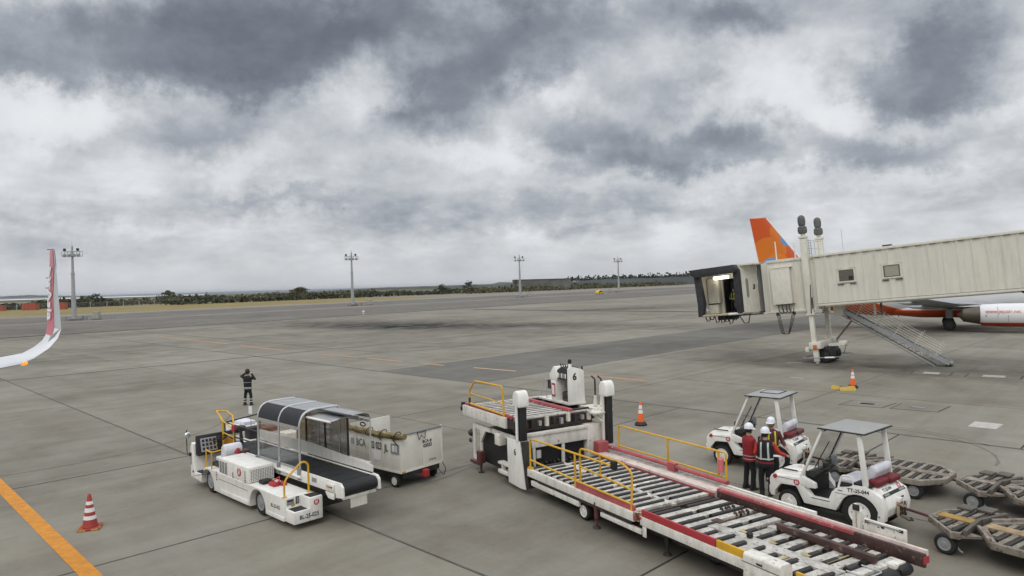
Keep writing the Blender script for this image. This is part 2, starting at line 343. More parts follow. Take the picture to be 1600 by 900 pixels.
# ------------------------------------------------------------------ ground: apron slabs, taxiway strips, grass, sea
C45 = math.sqrt(.5)
def mn(m, n, z=0): return ((m - n) * C45, (m + n) * C45, z)      # slab grid runs at 45 degrees
def ground_mat(name, base, warm=.0, stains=True, amp=1.0):
    m = bpy.data.materials.new(name); m.use_nodes = True; t = m.node_tree; b = t.nodes['Principled BSDF']
    g = nd('ShaderNodeNewGeometry', t).outputs['Position']
    mp = nd('ShaderNodeMapping', t); mp.inputs['Rotation'].default_value = (0, 0, -R(46)); lk(g, mp.inputs[0], t); p = mp.outputs[0]
    big = noise(p, .055, 5, .6, .5, t).outputs[0]; mid = noise(p, .42, 6, .62, .3, t).outputs[0]; fine = noise(p, 5.5, 6, .7, 0, t).outputs[0]
    ms = nd('ShaderNodeMapping', t); ms.inputs['Scale'].default_value = (.05, .9, 1); lk(p, ms.inputs[0], t)
    st = noise(ms.outputs[0], 1.0, 6, .62, .2, t).outputs[0]
    ms2 = nd('ShaderNodeMapping', t); ms2.inputs['Scale'].default_value = (.7, .07, 1); lk(p, ms2.inputs[0], t)
    st2 = noise(ms2.outputs[0], 1.0, 5, .62, .2, t).outputs[0]
    v = mth('MULTIPLY', mth('SUBTRACT', big, .5, tree=t), .55 * amp, tree=t)
    for k, w in ((mid, .50), (fine, .16), (st, .34), (st2, .20)): v = mth('ADD', v, mth('MULTIPLY', mth('SUBTRACT', k, .5, tree=t), w * amp, tree=t), tree=t)
    oi = nd('ShaderNodeObjectInfo', t).outputs['Random']
    v = mth('ADD', v, mth('MULTIPLY', mth('SUBTRACT', oi, .5, tree=t), .13, tree=t), tree=t)
    v = mth('ADD', v, 1.0, tree=t)
    if stains:
        # oil and rubber deposits: (x, y, long half axis, short half axis, bearing, depth)
        for (sx, sy, la, sa, ang, dep) in [(-20, 109, 26, 10, -38, .62), (-8, 98, 24, 6, -20, .45), (24, 144, 16, 7, 10, .5), (-45, 62, 22, 4, 42, .22), (-24, 44, 10, 3, 40, .16), (-8, 66, 20, 3, 44, .16), (-18, 20, 7, 3, 10, .18), (2, 33, 9, 3, -30, .14), (-30, 88, 30, 3.5, 45, .2), (18.5, 46, 9, 2.6, -38, .30), (25, 41.5, 9, 3.5, -38, .30), (22, 50, 14, 2.2, -30, .20),
                                          (1.5, 18.2, 5, 2, -60, .14), (-4.5, 18.5, 4, 1.6, -44, .12), (10.5, 15.5, 4, 2, -50, .16), (9, 20, 4, 2, -45, .12), (44, 68, 16, 6, -25, .38), (40, 160, 30, 8, 30, .2), (-60, 100, 30, 6, 40, .15), (15, 62, 16, 2.5, 10, .16), (-12, 26, 6, 3, 20, .10)]:
            w = nd('ShaderNodeMapping', t); w.vector_type = 'TEXTURE'; w.inputs['Location'].default_value = (sx, sy, 0); w.inputs['Rotation'].default_value = (0, 0, R(ang)); w.inputs['Scale'].default_value = (la, sa, 1)
            lk(g, w.inputs[0], t)
            q = vmth('MULTIPLY', w.outputs[0], (1, 1, 0), t); q2 = vmth('DOT_PRODUCT', q, q, t)
            q2 = mth('ADD', q2, mth('MULTIPLY', mth('SUBTRACT', mid, .5, tree=t), 1.6, tree=t), tree=t)
            f = mth('MULTIPLY', mth('POWER', .3679, mth('MAXIMUM', q2, 0.0, tree=t), tree=t), -dep, tree=t)
            v = mth('ADD', v, f, tree=t)
    hue = ramp(mth('ADD', mth('MULTIPLY', mid, .6, tree=t), mth('MULTIPLY', big, .4, tree=t), tree=t), [(.35, (base[0] * 1.03, base[1] * .99, base[2] * .95)), (.65, (base[0] * .97, base[1] * 1.0, base[2] * 1.02))], t)
    c = vmth('MULTIPLY', hue, None, t); cb = nd('ShaderNodeCombineXYZ', t)
    for i in range(3): lk(v, cb.inputs[i], t)
    vm = c.node; lk(cb.outputs[0], vm.inputs[1], t)
    # fine dark specks and hairline scuffs
    sp = ramp(noise(p, 34, 3, .8, 0, t).outputs[0], [(.20, .70), (.34, 1)], t)
    sp = mth('MULTIPLY', sp, ramp(noise(p, 1.9, 3, .55, .2, t).outputs[0], [(.235, .55), (.285, 1)], t), tree=t)
    f2 = vmth('MULTIPLY', c, sp, t)
    lk(f2, b.inputs['Base Color'], t); b.inputs['Roughness'].default_value = .88; b.inputs['Specular IOR Level'].default_value = .25
    bp = nd('ShaderNodeBump', t); bp.inputs['Strength'].default_value = .25; bp.inputs['Distance'].default_value = .01
    lk(fine, bp.inputs['Height'], t); lk(bp.outputs[0], b.inputs['Normal'], t)
    return m
Mconc = ground_mat('apron_concrete', (.214, .198, .162), amp=1.5)
Mconc2 = ground_mat('newer_concrete', (.138, .132, .116), amp=1.25)
Masph = ground_mat('taxiway_asphalt', (.148, .136, .118), stains=False, amp=1.7)
Masph2 = ground_mat('worn_asphalt', (.21, .198, .178), stains=False, amp=1.2)
Mseal = mat('joint_sealant', (.045, .042, .038), .8, var=.4)
Mgrass = ground_mat('dry_grass', (.235, .185, .075), stains=False, amp=1.6)
Mland = ground_mat('coastal_scrub_ground', (.10, .10, .055), stains=False, amp=2)

def sheet(name, pts, z, m, **kw):
    return MB().add([(x, y, z) for x, y in pts], [tuple(range(len(pts)))]).build(name, m, kind='structure', **kw)
sheet('ground', [(-9000, -300), (9000, -300), (9000, 1500), (-9000, 1500)], -.30, Mland)
apron = sheet('apron', [(-700, -120), (700, -120), (700, 760), (-700, 760)], -.06, Mconc)
sheet('joint_base', [mn(-60, -10)[:2], mn(110, -10)[:2], mn(110, 122)[:2], mn(-60, 122)[:2]], -.024, Mseal).parent = apron
nlA = [-10, -1, 7.96, 16.95, 25.7, 42.5, 59.4, 68, 77, 86, 95, 104, 113, 121]
nlB = [-10, -4.6, 4.4, 13.3, 22.0, 30.5, 40.5, 50, 59.4, 68, 77, 86, 95, 104, 113, 121]
ml = [-58.5, -49.5, -40.5, -31.5, -22.5, -17.7, -8.7, .3, 9.3, 18.2, 27.4, 35.3, 44, 53, 62, 71, 80, 89, 98, 107]
nslab = 0
for i in range(len(ml) - 1):
    nl = nlA if ml[i + 1] <= 27.5 else nlB
    for j in range(len(nl) - 1):
        m0, m1, n0, n1 = ml[i], ml[i + 1], nl[j], nl[j + 1]
        cs = [mn(a, b) for a in (m0, m1) for b in (n0, n1)]
        if max(c[1] for c in cs) < 6 or min(abs(c[0]) - .82 * c[1] for c in cs) > 6 : continue
        gm = .012 if 18 < m0 < 19 else .036
        gp = .032
        p = [mn(m0 + gm, n0 + gp), mn(m1 - gm, n0 + gp), mn(m1 - gm, n1 - gp), mn(m0 + gm, n1 - gp)]
        h = random.uniform(-.0025, .0025)
        b = MB().add([(x, y, -.022) for x, y, _ in p] + [(x, y, h) for x, y, _ in p], [(4, 5, 6, 7), (0, 1, 5, 4), (1, 2, 6, 5), (2, 3, 7, 6), (3, 0, 4, 7)])
        b.build('slab', Mconc2 if (abs(n0 - 30.5) < .1 and m0 > 27) else Mconc, apron); nslab += 1
# long strips beyond the slabs run at 50 degrees
def strip(name, n0, n1, z, m, a0=-400, a1=700, ang=50):
    c, s = math.cos(R(ang)), math.sin(R(ang))
    P = lambda a, n: (a * c - n * s, a * s + n * c)
    return sheet(name, [P(a0, n0), P(a1, n0), P(a1, n1), P(a0, n1)], z, m)
strip('taxiway', 121, 169, .006, Masph)
strip('taxiway_shoulder', 169, 176, .010, Masph2)
strip('taxiway', 176, 224, .006, Masph)
strip('service_road', 224, 240, .010, Masph2)
Mline = mat('faded_white_marking', (.44, .42, .38), .8, var=.25, scale=8, dirt=.5)
Mline2 = mat('faded_white_patch', (.47, .45, .41), .8, var=.2, scale=8, dirt=.4)
Morl = mat('orange_marking', (.60, .235, .012), .75, var=.16, scale=3, dirt=.5, streak=1, dirtcol=(.20, .11, .04), rust=.02, rs=16, rustcol=(.26, .19, .12))
Morf = mat('faded_orange_marking', (.42, .235, .13), .8, var=.2, scale=3, dirt=.5, streak=1)
strip('edge_line', 176.2, 176.8, .014, Mline)
strip('edge_line', 120.6, 121.0, .014, Mline)
strip('grass_verge', 240, 372, .012, Mgrass, -400, 250)
strip('edge_line', 239.0, 240.2, .016, Mline2)
Mjoint = mat('wide_joint_sealant', (.085, .08, .07), .8, var=.35, scale=1.5, dirt=.3, streak=1, dirtcol=(.17, .16, .14))
def seal(m0, m1, n0, n1): sheet('sealed_joint', [mn(m0, n0)[:2], mn(m1, n0)[:2], mn(m1, n1)[:2], mn(m0, n1)[:2]], .0045, Mjoint)
seal(-58, 106, 59.2, 59.62); seal(27.33, 27.50, -8, 120); seal(35.15, 35.4, 52, 120); seal(9.275, 9.325, -8, 58); seal(-58, 27.2, 25.67, 25.74); seal(-58, 27.2, 16.925, 16.975); seal(27.6, 80, 13.26, 13.32); seal(-40, 106, 85.8, 86.1)
# stand lead-in line and other paint on the near apron
sheet('lead_in_line', [mn(3.73, 39)[:2], mn(4.08, 39)[:2], mn(4.08, 10)[:2], mn(3.73, 10)[:2]], .005, Morl)
for (a, b) in (((-47, 93), (-31.5, 77.2)), ((-29, 74.3), (-22, 66.8)), ((-17, 62), (-13, 58.4)), ((-12, 57.4), (-8.6, 54)), ((-7, 52.6), (-5, 50.6)), ((4.2, 43.4), (7.6, 40.2))):
    w = .22; sheet('stand_marking', [(a[0] - w, a[1] - w), (b[0] - w, b[1] - w), (b[0] + w * .3, b[1] + w * .3), (a[0] + w * .3, a[1] + w * .3)], .005, Morf)
sheet('stand_marking', [(-2.9, 48.6), (.05, 46.0), (.2, 46.15), (-2.75, 48.75)], .006, mat('pale_orange_marking', (.58, .40, .26), .8, var=.1))
sheet('painted_patch', [(16.85, 26.0), (17.7, 26.85), (18.35, 26.2), (17.5, 25.4)], .005, Mline2)
sheet('painted_dash', [(18.2, 46.6), (19.2, 46.5), (19.2, 46.3), (18.2, 46.4)], .005, Mline2)
sheet('painted_dash', [(15.8, 40.0), (16.3, 39.3), (16.2, 39.2), (15.7, 39.9)], .005, Mline2)
# fuel pit covers flush in the concrete
def cover(name, corners, m_in, ins, label):
    c = [Vector((x, y, 0)) for x, y in corners]; ce = sum(c, Vector()) / 4
    t = thing(name, label, 'pit cover', ce)
    MB().add([tuple(p - ce + Vector((0, 0, .003))) for p in c], [(0, 1, 2, 3)]).build('cover_rim', Mseal, t)
    k = [(p - ce) * .925 + Vector((0, 0, .007)) for p in c]
    MB().add([tuple(p) for p in k], [(0, 1, 2, 3)]).build('cover_slab', Mconc, t)
    q = [(p - ce) for p in c]; ex = (q[1] - q[0] + q[2] - q[3]) * .5; ey = (q[3] - q[0] + q[2] - q[1]) * .5
    for f0, f1, g0, g1, mm in ins:
        P = [ex * (f - .5) + ey * (g - .5) + Vector((0, 0, .012)) for f, g in ((f0, g0), (f1, g0), (f1, g1), (f0, g1))]
        MB().add([tuple(p) for p in P], [(0, 1, 2, 3)]).build('cover_plate', mm, t)
    return t
cover('pit_cover', [(14.35, 31.06), (15.55, 32.15), (17.06, 31.06), (15.78, 29.98)], Mconc, [(.40, .6, .3, .72, Mgrey), (.42, .58, .35, .67, Mconc2)], 'square pit cover flush in concrete with one plain plate in its middle')
cover('pit_cover', [(16.0, 29.85), (17.15, 30.98), (18.75, 29.95), (17.45, 28.75)], Mconc, [(.40, .43, .35, .6, Mdark), (.6, .63, .35, .6, Mdark), (.44, .59, .35, .6, Mgrey)], 'square pit cover flush in concrete with two dark handles, nearest the painted white patch')
cover('pit_cover', [(22.6, 39.9), (23.6, 41.2), (25.2, 40.0), (24.2, 38.7)], Mconc, [(.25, .75, .3, .7, Mline)], 'pale plated pit cover in front of the foot of the bridge stairs')
cover('pit_cover', [(24.6, 38.2), (25.7, 39.5), (27.8, 38.0), (26.7, 36.7)], Mconc, [(.25, .75, .3, .7, Mline)], 'pale plated pit cover furthest right on the concrete by the bridge stairs')
# a curved tyre scuff on the concrete
def scuff(cx, cy, rad, a0, a1, w, z):
    b = MB(); n = 26; v = []
    for i in range(n + 1):
        a = R(a0 + (a1 - a0) * i / n); ww = w * (.6 + .5 * math.sin(i * .9) ** 2)
        v += [(cx + rad * math.cos(a), cy + rad * math.sin(a), z), (cx + (rad + ww) * math.cos(a), cy + (rad + ww) * math.sin(a), z)]
    b.add(v, [(2 * i, 2 * i + 1, 2 * i + 3, 2 * i + 2) for i in range(n)]); b.build('tyre_mark', Mscuff, kind='structure')
Mscuff = ground_mat('tyre_scuffed_concrete', (.165, .152, .128))
scuff(11.6, 23.2, 3.6, -45, 75, .10, .004); scuff(11.0, 23.0, 4.6, 0, 70, .07, .0045)
scuff(-22, 30, 9, -60, 20, .10, .004); scuff(-12, 28, 12, -40, 30, .09, .0045); scuff(2, 52, 10, 200, 300, .2, .004); scuff(-2, 31, 6, 200, 260, .12, .004); scuff(10, 34, 7, 150, 230, .14, .004)
# tyre lane across the apron at left
sheet('sea', [(-30000, 700), (30000, 700), (30000, 40000), (-30000, 40000)], -3.0, None).data.materials.append(mat('sea_water', (.055, .080, .105), .35, var=.45, scale=.004, spec=.4))

# ------------------------------------------------------------------ far landscape
Mfol = mat('dark_foliage', (.045, .052, .026), .8, var=.5, scale=.6)
Mfol2 = mat('olive_foliage', (.085, .082, .038), .8, var=.5, scale=.4)
Mtrunk = mat('bark', (.09, .07, .055), .9, var=.2)
def P50(a, n, ang=50): return (a * math.cos(R(ang)) - n * math.sin(R(ang)), a * math.sin(R(ang)) + n * math.cos(R(ang)))
def leaf(b, c, s):
    u = Vector((random.gauss(0, 1), random.gauss(0, 1), random.gauss(0, .7))).normalized(); w = u.orthogonal().normalized(); w.rotate(Matrix.Rotation(random.random() * 6.28, 3, u))
    x = u.cross(w); s2 = s * random.uniform(.5, 1.0)
    b.add([c - w * s - x * s2 * .4, c - w * s * .2 + x * s2, c + w * s, c + w * .1 * s - x * s2], [(0, 1, 2, 3)])
def scrub(name, a0, a1, n0, n1, hmax, count, m, seed, size=.55, low=.35):
    rnd = random.Random(seed); b = MB(); ph = [rnd.random() * 6.28 for _ in range(6)]
    for _ in range(count):
        a = rnd.uniform(a0, a1); n = rnd.uniform(n0, n1)
        h = hmax * max(low, .55 + .22 * math.sin(a * .11 + ph[0]) + .2 * math.sin(a * .29 + ph[1]) + .16 * math.sin(a * .71 + ph[2]) + .1 * math.sin(a * 1.7 + ph[3]))
        x, y = P50(a, n); z = h * math.sqrt(rnd.random()) * rnd.uniform(.75, 1.02)
        leaf(b, Vector((x, y, z)), size * rnd.uniform(.6, 1.5))
    return b.build(name, m, kind='stuff')
tag(scrub('scrub', -40, 150, 378, 400, 4.3, 6500, Mfol, 1, .8), 'band of dark low scrub behind the airfield fence', 'scrub')
tag(scrub('scrub', 60, 330, 384, 420, 4.6, 7000, Mfol2, 2, .9), 'band of olive brown scrub behind the fence left of the second mast', 'scrub')
tag(scrub('scrub', 150, 520, 330, 352, 3.8, 6500, Mfol, 3, .8, .45), 'low dark scrub along the far apron edge behind the third mast', 'scrub')
tag(scrub('scrub', 330, 620, 300, 330, 4.2, 5000, Mfol2, 4, .8, .4), 'low olive scrub along the far apron edge near the yellow car', 'scrub')
def tree(name, label, loc, h, w, kind, seed, group='trees beyond the airfield fence'):
    rnd = random.Random(seed); t = thing(name, label, 'tree', loc, 0, group)
    tr = MB(); tr.tube([(0, 0, -.4), (.05 * w, 0, h * .3), (-.03 * w, .02 * w, h * .6), (.02 * w, 0, h * .92)], [.05 * h, .035 * h, .022 * h, .006 * h], 6)
    limbs = []
    for k in range(11):
        z0 = h * rnd.uniform(.22, .8); a = rnd.random() * 6.28; L = w * .5 * (1.05 - .75 * z0 / h) * rnd.uniform(.7, 1.15)
        e = Vector((L * math.cos(a), L * math.sin(a), z0 + h * rnd.uniform(.02, .16))); limbs.append(e)
        tr.tube([(0, 0, z0 - .04 * h), tuple(e * .55 + Vector((0, 0, z0 * .4))), tuple(e)], [.014 * h, .009 * h, .004 * h], 4)
    tr.build('trunk', Mtrunk, t)
    cr = MB()
    for e in limbs + [Vector((0, 0, h * .9)), Vector((0, 0, h * .75))]:
        for _ in range(5):
            c = e + Vector((rnd.gauss(0, w * .10), rnd.gauss(0, w * .10), rnd.gauss(0, h * .05)))
            for _ in range(9): leaf(cr, c + Vector((rnd.gauss(0, w * .05), rnd.gauss(0, w * .05), rnd.gauss(0, h * .035))), w * rnd.uniform(.025, .06))
    cr.build('crown', Mfol if kind == 0 else Mfol2, t)
    return t
def gy(u, Y): return ((u - 800) / 1090 * Y, Y)
for (u, Y, h, w, k, lab) in [(127, 372, 5.6, 5.0, 0, 'low dark tree, leftmost of the three just right of the nearest mast'), (139, 376, 6.0, 3.4, 0, 'slim dark tree in the middle of the three right of the nearest mast'), (152, 370, 6.6, 6.2, 0, 'broad dark tree, tallest of the three right of the nearest mast'),
                             (323, 430, 6.0, 3.0, 0, 'small lone tree poking above the fence scrub at left'), (692, 450, 7.0, 7.0, 0, 'rounded dark tree left of the taller one by the sea'), (732, 450, 8.6, 6.8, 0, 'tall dark tree left of the long grey embankment building'),
                             (265, 420, 7.5, 12, 1, 'wide olive bush mound behind the fence near the grass end'), (466, 415, 7.2, 13, 1, 'wide olive bush mound left of the second mast'), (806, 470, 9.0, 3.4, 0, 'bare looking slim tree at the left end of the embankment building')]:
    tree('bush' if k else 'pine_tree', lab, (*gy(u, Y), -.2), h, w, k, int(u))
# long grey building with a flat top, and the ridge with its treeline
bl = thing('long_building', 'long low grey building with a flat roof beyond the third mast', 'building', (20, 520, 0), 12)
Mbld = mat('weathered_grey_wall', (.15, .15, .135), .8, var=.4, scale=.15, dirt=.6, streak=.1)
box('wall', Mbld, bl, -17, 25, 0, 14, -.5, 8.2); box('roof', mat('dark_roof', (.10, .10, .10), .8), bl, -17.3, 25.3, -.3, 14.3, 8.2, 8.6)
def ridge(name, pts, m, kind='structure', depth=200, bump=2.0, seed=1):
    rnd = random.Random(seed); v = []; f = []
    xs = []
    for (x, y, h) in pts: xs.append((x, y, h))
    seg = []
    for i in range(len(xs) - 1):
        for k in range(12):
            t = k / 12; seg.append(tuple(xs[i][j] * (1 - t) + xs[i + 1][j] * t for j in range(3)))
    seg.append(xs[-1])
    for (x, y, h) in seg:
        hh = max(.5, h + rnd.gauss(0, bump * .25)); v += [(x, y - depth * .5, -3.4), (x, y - depth * .2, hh * .7), (x, y, hh), (x, y + depth, -3.4)]
    for i in range(len(seg) - 1):
        for k in range(3): f.append((4 * i + k, 4 * (i + 1) + k, 4 * (i + 1) + k + 1, 4 * i + k + 1))
    return MB().add(v, f).build(name, m, kind=kind, smooth=True)
Mhill = mat('hill_scrub', (.055, .06, .045), .9, var=.5, scale=.02); Mhill2 = mat('dark_hill', (.035, .04, .038), .9, var=.4, scale=.02)
ridge('hill', [(60, 760, 6), (120, 790, 8.5), (220, 800, 9.5), (330, 800, 10), (520, 780, 12)], Mhill2, bump=1.2, seed=3)
ridge('headland', [(-420, 1500, .5), (-300, 1480, 4), (-160, 1500, 5.5), (-40, 1480, 6), (20, 1400, 7)], Mhill, bump=1.2, depth=120, seed=4)
ridge('distant_island', [(-5200, 6200, 1), (-4900, 6200, 20), (-4600, 6200, 14), (-4300, 6200, 22), (-3900, 6200, 1)], Mhill, bump=2, depth=400, seed=5)
ridge('distant_island', [(-230, 7000, 1), (-120, 7000, 24), (-20, 7000, 20), (60, 7000, 1)], Mhill, bump=2, depth=300, seed=6)
ridge('breakwater', [(-1500, 1500, .8), (-1100, 1500, .9), (-800, 1480, .8), (-650, 1480, .5)], mat('surf', (.75, .77, .78), .7), bump=.2, depth=20, seed=8)
rnd = random.Random(12); tb = MB()
for k in range(3600):
    x = rnd.uniform(60, 430); h = 8.5 + 2.6 * x / 330 + (rnd.random() ** 3) * 5.2 * (.4 + .6 * math.sin(x * .31) ** 2)
    leaf(tb, Vector((x, 792 + rnd.uniform(-10, 6), h - 1.6)), rnd.uniform(.8, 1.7))
tag(tb.build('treeline', Mfol, kind='stuff'), 'dark treeline along the distant ridge left of the boarding bridge', 'treeline')
# fence along the grass
fe = thing('airfield_fence', 'long pale mesh fence on posts between the grass and the scrub', 'fence', (0, 0, 0))
Mpost = mat('pale_fence_post', (.46, .45, .42), .7); wire = MB()
pm = MB().box(-.09, .09, -.09, .09, 0, 2.5).build('post', Mpost, fe)
for k in range(58):
    x, y = P50(-60 + k * 7.5, 374)
    o = pm if k == 0 else pm.copy()
    if k: COL.objects.link(o)
    o.location = (x, y, 0)
for z in (.5, 1.1, 1.7, 2.3):
    a = P50(-60, 374); b_ = P50(-60 + 57 * 7.5, 374); wire.cyl((a[0], a[1], z), (b_[0], b_[1], z), .025, 4)
wire.build('wire', Mpost, fe)
# orange huts on the grass at left
def hut(label, loc, w, d, h, rot):
    t = thing('storage_hut', label, 'hut', loc, rot, 'orange huts on the grass')
    o = mat('faded_orange_wall', (.40, .12, .075), .7, var=.1, dirt=.3)
    box('wall', o, t, 0, w, 0, d, 0, h); box('roof', o, t, -.15, w + .15, -.15, d + .15, h, h + .16)
    for k in range(3): box('door', mat('orange_door', (.38, .08, .05), .7), t, w * (.12 + .3 * k), w * (.32 + .3 * k), -.05, .02, .2, h * .85)
hut('long faded orange hut on the grass left of the red winglet', (-211, 300, 0), 5.6, 3, 2.9, 3)
hut('small faded orange hut hidden behind the red winglet', (-199, 300, 0), 6.2, 2.6, 2.9, 3)
hut('low faded orange hut at the far left edge of the grass', (-222, 300, 0), 2.6, 2.4, 2.0, 3)

# ------------------------------------------------------------------ floodlight masts
def mast(loc, label):
    t = thing('floodlight_mast', label, 'light mast', loc, 50, 'floodlight masts along the taxiway')
    p = MB()
    p.lathe([(.55, 0), (.5, 5.2)], (0, 0, 0), 'z', 10); p.lathe([(.58, 5.2), (.58, 5.45)], (0, 0, 0), 'z', 10); p.lathe([(.42, 5.45), (.36, 10.8)], (0, 0, 0), 'z', 10)
    p.lathe([(.46, 10.8), (.46, 11.05)], (0, 0, 0), 'z', 10); p.lathe([(.30, 11.05), (.22, 17.2), (.05, 17.3), (.04, 18.3)], (0, 0, 0), 'z', 10)
    p.build('pole', Mgalv, t, smooth=True)
    g = MB()
    M = Matrix.Rotation(R(-50), 4, 'Z')
    for z in (14.9, 16.0):
        for y in (-.5, .5): g.cyl((-2.1, y, z), (2.1, y, z), .07, 5, M=M)
    for x in (-2.1, -1.4, -.7, .7, 1.4, 2.1):
        for y in (-.5, .5): g.cyl((x, y, 14.9), (x, y, 16.0), .05, 4, M=M)
    g.box(-2.1, 2.1, -.5, .5, 14.82, 14.9, M)
    g.build('head_frame', Mgalv, t)
    for x in (-1.6, -.55, .55, 1.6):
        MB().lathe([(.1, 0), (.36, .12), (.40, .5), (.01, .52)], (x, -.62, 15.1), 'y', 10, M).build('floodlight', Mgrey, t)
    for x in (-1.75, 1.3):
        MB().lathe([(.12, 0), (.34, .3), (.30, .7), (.01, .75)], (x, 0, 16.0), 'z', 8, M).build('floodlight', Mdark, t)
    box('plinth', Mconc, t, -1.3, 1.3, -1.2, 1.2, 0, .5, bevel=.04)
    for x, y in ((-2.2, -1.6), (2.0, -1.7), (2.4, 1.6)): box('bollard', Mgrey, t, x - .2, x + .2, y - .2, y + .2, 0, 1.0)
    return t
Mcab = mat('grey_cabinet_paint', (.36, .36, .33), .6, var=.1, dirt=.3)
def cabinet(loc, label):
    t = thing('switch_cabinet', label, 'cabinet', loc, 0, 'switch cabinets beside the floodlight masts')
    box('body', Mcab, t, -.7, .7, -.45, .45, .25, 2.0, bevel=.04); box('plinth', Mconc, t, -1.0, 1.0, -.6, .6, 0, .25)
    box('door', Mcab, t, -.62, -.02, -.48, -.45, .4, 1.85); box('door', Mcab, t, .02, .62, -.48, -.45, .4, 1.85)
    r = MB()
    for x in (1.5, 2.6, 3.7, 4.8): r.cyl((x, -.6, 0), (x, -.6, 1.1), .06, 5)
    for z in (.55, 1.1): r.cyl((1.5, -.6, z), (4.8, -.6, z), .05, 5)
    r.build('guard_rail', Mgrey, t)
for (x, y, lab, cl) in [(-101.4, 161.3, 'tall grey floodlight mast, nearest of the four, by the winglet', 'pale switch cabinet at the foot of the nearest mast'), (-51.4, 224.6, 'tall grey floodlight mast, second from left, above the white canopy', 'pale switch cabinet beside the second mast'),
                        (3.27, 282.8, 'grey floodlight mast in front of the long grey building', 'pale switch cabinet right of the mast by the long building'), (52.0, 340.0, 'furthest grey floodlight mast, just right of the yellow car', 'pale switch cabinet left of the furthest mast')]:
    mast((x, y, 0), lab)
    s = -1 if x > 50 else 1
    cabinet((x + s * 4.6 * y / 161 * (1 if x < 0 and y < 170 else .8 if x < 0 else .45), y + 1, 0), cl)
# small ground fittings
tag(MB().lathe([(.35, 0), (.35, .2), (.15, .25), (.15, .8), (.3, .85), (.3, 1.1), (.01, 1.15)], (0, 0, 0), 'z', 10).build('ground_light', Mconew), 'small white ground light standing alone on the apron below the second mast', 'ground light').location = (-32.5, 152, -.35)
# yellow car
vc = thing('airfield_car', 'small yellow airfield car with dark windows driving on the far apron', 'car', (38.2, 305, 0), 52)
ycar = mat('yellow_car_paint', (.70, .42, .01), .35)
MB().prism([(-2.2, .35), (2.2, .35), (2.25, .9), (1.2, 1.0), (.5, 1.62), (-1.7, 1.65), (-2.2, .95)], 'y', -.85, .85).build('body', ycar, vc, bevel=.05)
for y in (-.87, .85): MB().prism([(-1.9, 1.0), (.9, 1.02), (.42, 1.5), (-1.6, 1.52)], 'y', y, y + .02).build('window', Mblack, vc)
box('beacon', Mwhite, vc, -.5, .1, -.3, .3, 1.66, 1.95); box('bumper', Mblack, vc, 2.22, 2.32, -.8, .8, .35, .6)
for x in (-1.4, 1.4):
    for y in (-.8, .8): wheel(vc, (x, y, .33), .33, .2, -1 if y < 0 else 1, Mgrey, 12)

